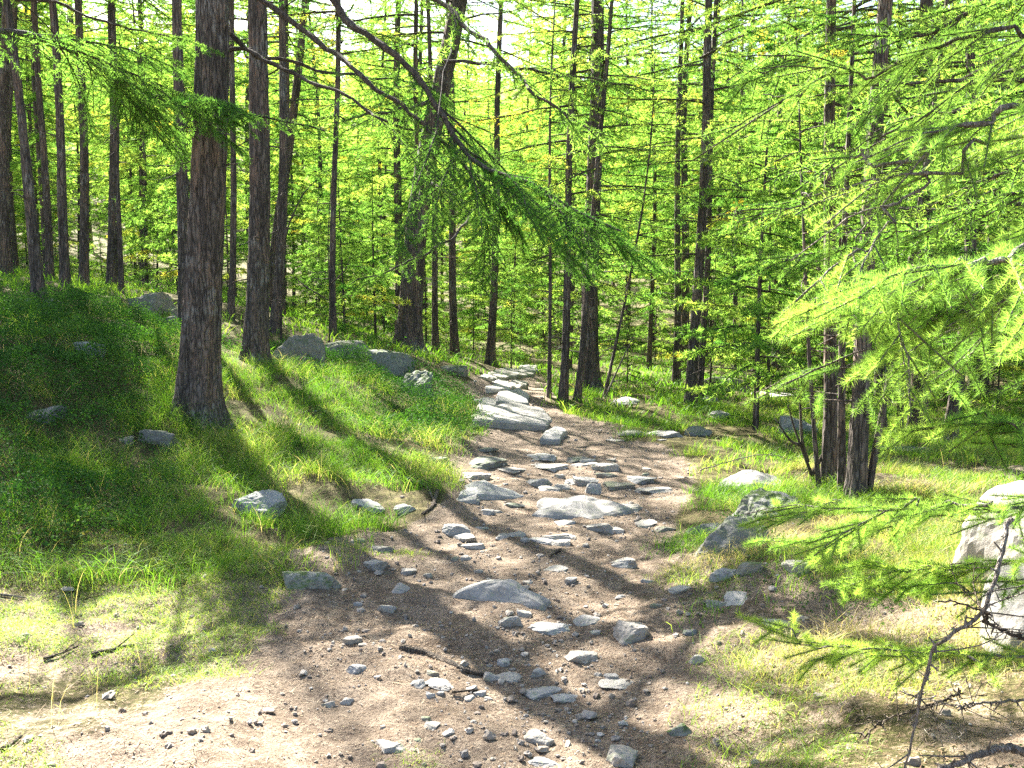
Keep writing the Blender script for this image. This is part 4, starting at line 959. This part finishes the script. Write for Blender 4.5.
# needle litter and bark bits
x, y = cand(200000, -4.2, 3.6, 2.7, 11); pr = np.maximum(dirt(x, y), .7 * (y < 8)) * np.clip(5.5 / y, 0, 1) ** 2 * (.35 + .65 * sstep(-.3, .5, fbm(x * 2, y * 2, 0, 73, 3)))
m = rng.random(len(x)) < pr; x, y = x[m], y[m]; z = hh(x, y) + .004; N = len(x); a = rng.uniform(0, 2 * pi, N); L = rng.uniform(.008, .028, N) * (1 + 2.5 * (rng.random(N) < .06))
P0 = np.stack([x, y, z], -1); D = np.stack([np.cos(a), np.sin(a), rng.normal(0, .25, N)], -1) * L[:, None]; sd = np.stack([-np.sin(a), np.cos(a), 0 * a], -1) * (.0012 + .0012 * rng.random(N))[:, None]
V_ = np.stack([P0 - sd, P0 + sd, P0 + D], 1).reshape(-1, 3)
LIT = leafmat('litter', [(0, (.09, .055, .035)), (.5, (.24, .15, .09)), (.8, (.40, .29, .18)), (1, (.50, .42, .30))], .1, (1, 1, 1), .03)
o = mk('needle_litter', V_, np.arange(len(V_)).reshape(-1, 3), LIT, None, {'tint': np.repeat(rng.random(N), 3)}); o['kind'] = 'stuff'
print('litter', N)

# ------------------------------------------------------------------ grass
def blades(x, y, L, w_, tint, lean, rng, segs=3, flow=(0.25, -.5)):
    N = len(x); z = hh(x, y) - .01; a = rng.uniform(0, 2 * pi, N)
    dr = np.stack([np.cos(a), np.sin(a)], -1) + np.array(flow) * 1.0; dr = dr / np.linalg.norm(dr, axis=1, keepdims=True)
    face = rng.uniform(0, 2 * pi, N); sd = np.stack([np.cos(face), np.sin(face), 0 * face], -1)
    t = np.linspace(0, 1, segs + 1); k = lean * rng.uniform(.4, 1.5, N)
    out = []
    for i_, q in enumerate(t):
        hx = (k * q ** 1.8 * L)[:, None] * dr; up = L * (q - .38 * np.minimum(k, 1.6) * q ** 2.4)
        c = np.stack([x + hx[:, 0], y + hx[:, 1], z + up], -1)
        if i_ < segs: ww = (w_ * (1 - q * .65) * .5)[:, None]; out += [c - sd * ww, c + sd * ww]
        else: out.append(c)
    V_ = np.stack(out, 1); n_ = V_.shape[1]; T = []
    for i_ in range(segs - 1): T += [(2*i_, 2*i_+1, 2*i_+3), (2*i_, 2*i_+3, 2*i_+2)]
    T.append((2*segs-2, 2*segs-1, 2*segs)); T = np.array(T)[None] + (np.arange(N) * n_)[:, None, None]
    return V_.reshape(-1, 3), T.reshape(-1, 3), np.repeat(tint, n_)
def free(x, y, f=.62):
    m = np.ones(len(x), bool)
    for a, b, r_ in RK: m &= (x - a) ** 2 + (y - b) ** 2 > (r_ * f) ** 2
    return m
def leafy(x, y):                      # where low leafy shrubs rather than grass cover the ground
    l = sstep(.0, .25, fbm(x * .8, y * .8, 0, 81, 3)); mound = sstep(-3.2, -4.0, x + (y - 9) * .12) * sstep(7.2, 8.4, y) * sstep(14, 12, y)
    front = sstep(-2.4, -2.9, x) * sstep(5.4, 5.9, y) * sstep(7.6, 6.8, y) * .75; edge = np.exp(-((x + 1.05) / .55) ** 2 - ((y - 11.2) / 1.3) ** 2) * 1.2
    nr_ = np.exp(-((x + 2.3) / 1.1) ** 2 - ((y - 13.6) / 1.0) ** 2) * 1.1; edge = np.maximum(edge, nr_)
    return np.clip(np.maximum.reduce([mound, front, edge, l * .45 * (y > 12)]), 0, 1)
def place(n, x0, x1, y0, y1, dens, cluster=7, spread=.05):
    xs, ys = cand(n // cluster, x0, x1, y0, y1); p = dens(xs, ys); m_ = rng.random(len(xs)) < p; xs, ys = xs[m_], ys[m_]
    xs = np.repeat(xs, cluster) + rng.normal(0, spread, len(xs) * cluster); ys = np.repeat(ys, cluster) + rng.normal(0, spread, len(ys) * cluster)
    m_ = (np.abs(xs) < .60 * ys + .6) & free(xs, ys); return xs[m_], ys[m_]
G1 = Geo()
def addgrass(x, y, L, w_, tint, lean, **k):
    V_, T_, a_ = blades(x, y, L, w_, np.clip(tint, 0, 1), lean, rng, **k); G1.add(V_, T_, 0, a_); return len(x)
cnt = 0
gd = lambda x, y: (1 - dirt(x, y)) * (1 - .85 * leafy(x, y))
# long arching grass of the left bank
x, y = place(150000, -6.5, -.2, 5.3, 13, lambda x, y: gd(x, y) * sstep(-.5, .3, fbm(x * 1.5, y * 1.5, 0, 82, 3)) ** .7, 14, .05)
N = len(x); dry = sstep(.25, .7, fbm(x * 1.2, y * 1.2, 0, 83, 2)) * .12
cnt += addgrass(x, y, rng.uniform(.08, .28, N) * (1 + .45 * fbm(x * 2.3, y * 2.3, 0, 184, 2)), rng.uniform(.0025, .0055, N), .47 + .2 * fbm(x * 1.7, y * 1.7, 0, 84, 2) + rng.normal(0, .11, N) + dry + .38 * (rng.random(N) < .09), .95)
# short sparse turf on the pale soil, left and right
x, y = place(220000, -4.2, -.3, 2.7, 6.2, lambda x, y: sstep(-.15, .7, fbm(x * 1.4, y * 1.9, 0, 85, 4) + .62 - sstep(-.7, .1, pathd(x, y)) * 1.1 + .5 * sstep(5.0, 5.8, y)) * .8, 7, .03)
N = len(x); cnt += addgrass(x, y, rng.uniform(.02, .065, N), rng.uniform(.002, .004, N), .64 + rng.normal(0, .12, N), 1.0)
x, y = place(110000, .6, 4.2, 2.6, 8.5, lambda x, y: sstep(.0, .6, fbm(x * 1.3, y * 1.3, 0, 86, 3) + .18 - sstep(-.35, .2, pathd(x, y)) * 1.2), 12, .04)
pr_ = rng.random(len(x)) < .55 + .35 * sstep(-.2, .4, fbm(x * 1.1, y * 1.1, 0, 187, 2)); x, y = x[pr_], y[pr_]; N = len(x); tt = fbm(x * 1.4, y * 1.4, 0, 87, 2)
cnt += addgrass(x, y, rng.uniform(.03, .17, N) * (1 + .5 * tt), rng.uniform(.002, .004, N), .76 + .25 * tt + rng.normal(0, .12, N), 1.1)
# right side and the deeper floor
x, y = place(60000, .5, 4.5, 4.6, 9.5, lambda x, y: sstep(.0, -.3, pathd(x, y)) * sstep(-.5, .2, fbm(x * 1.6, y * 1.6, 0, 188, 3)), 12, .05)
N = len(x); cnt += addgrass(x, y, rng.uniform(.05, .2, N), rng.uniform(.003, .005, N), .60 + .25 * fbm(x, y, 0, 189, 2) + rng.normal(0, .12, N), .9)
x, y = place(130000, .8, 8.5, 7.5, 17, lambda x, y: gd(x, y) * sstep(-.6, .3, fbm(x, y, 0, 88, 3)) * .9, 9, .06)
N = len(x); cnt += addgrass(x, y, rng.uniform(.07, .2, N), rng.uniform(.004, .008, N), .50 + .15 * fbm(x * 1.1, y * 1.1, 0, 89, 2) + rng.normal(0, .1, N) + .25 * (rng.random(N) < .12), .7)
x, y = place(120000, -24, 24, 13, 42, lambda x, y: gd(x, y) * sstep(-.7, .2, fbm(x * .5, y * .5, 0, 90, 3)), 9, .15)
N = len(x); cnt += addgrass(x, y, rng.uniform(.1, .28, N), rng.uniform(.012, .026, N), .45 + .18 * fbm(x * .7, y * .7, 0, 91, 2) + rng.normal(0, .1, N), .7)
# dry seed stalks
x, y = place(1500, -5.5, 5.5, 3.4, 12, lambda x, y: (1 - sstep(-.4, .0, pathd(x, y))) * .35, 3, .06)
N = len(x); cnt += addgrass(x, y, rng.uniform(.12, .42, N), rng.uniform(.002, .0035, N), (.88 + rng.normal(0, .05, N)), .5, segs=4)
o = G1.build('grass', GRASSM); o['kind'] = 'stuff'
print('blades', cnt)

# ------------------------------------------------------------------ low leafy shrubs (bilberry carpet)
def leaves(x, y, hmax, size, tint):
    N = len(x); z = hh(x, y) + hmax * rng.random(N) ** .7 * np.clip(.75 + .75 * fbm(x * 2.2, y * 2.2, 0, 95, 2), .15, 2); C = np.stack([x, y, z], -1)
    d = nrm(rng.normal(size=(N, 3)) + [0, 0, .5]); n_ = nrm(np.cross(d, rng.normal(size=(N, 3)))); s_ = size[:, None]
    V_ = np.stack([C - d * s_, C + n_ * s_ * .55, C + d * s_, C - n_ * s_ * .55], 1)
    T = np.array([(0, 1, 2), (0, 2, 3)])[None] + (np.arange(N) * 4)[:, None, None]
    return V_.reshape(-1, 3), T.reshape(-1, 3), np.repeat(np.clip(tint, 0, 1), 4)
G2 = Geo()
for n_, bx, hm, sz_ in ((420000, (-7.5, -.3, 5.2, 14.5), .24, .012), (110000, (-22, 20, 14, 40), .30, .026), (26000, (1.0, 4.0, 2.6, 7.5), .10, .008)):
    dens = (lambda x, y: leafy(x, y) * (1 - dirt(x, y))) if n_ != 26000 else (lambda x, y: sstep(.1, .5, fbm(x * 1.3, y * 1.3, 0, 96, 3)) * sstep(-.3, -.6, pathd(x, y)))
    x, y = place(n_, *bx, dens, 10, .09 if n_ != 110000 else .25); N = len(x)
    V_, T_, a_ = leaves(x, y, hm, sz_ * rng.uniform(.7, 1.3, N), .45 + .2 * fbm(x * 1.5, y * 1.5, 0, 97, 2) + rng.normal(0, .14, N)); G2.add(V_, T_, 0, a_); print('leaves', N)
o = G2.build('bilberry_carpet', LEAFM); o['kind'] = 'stuff'
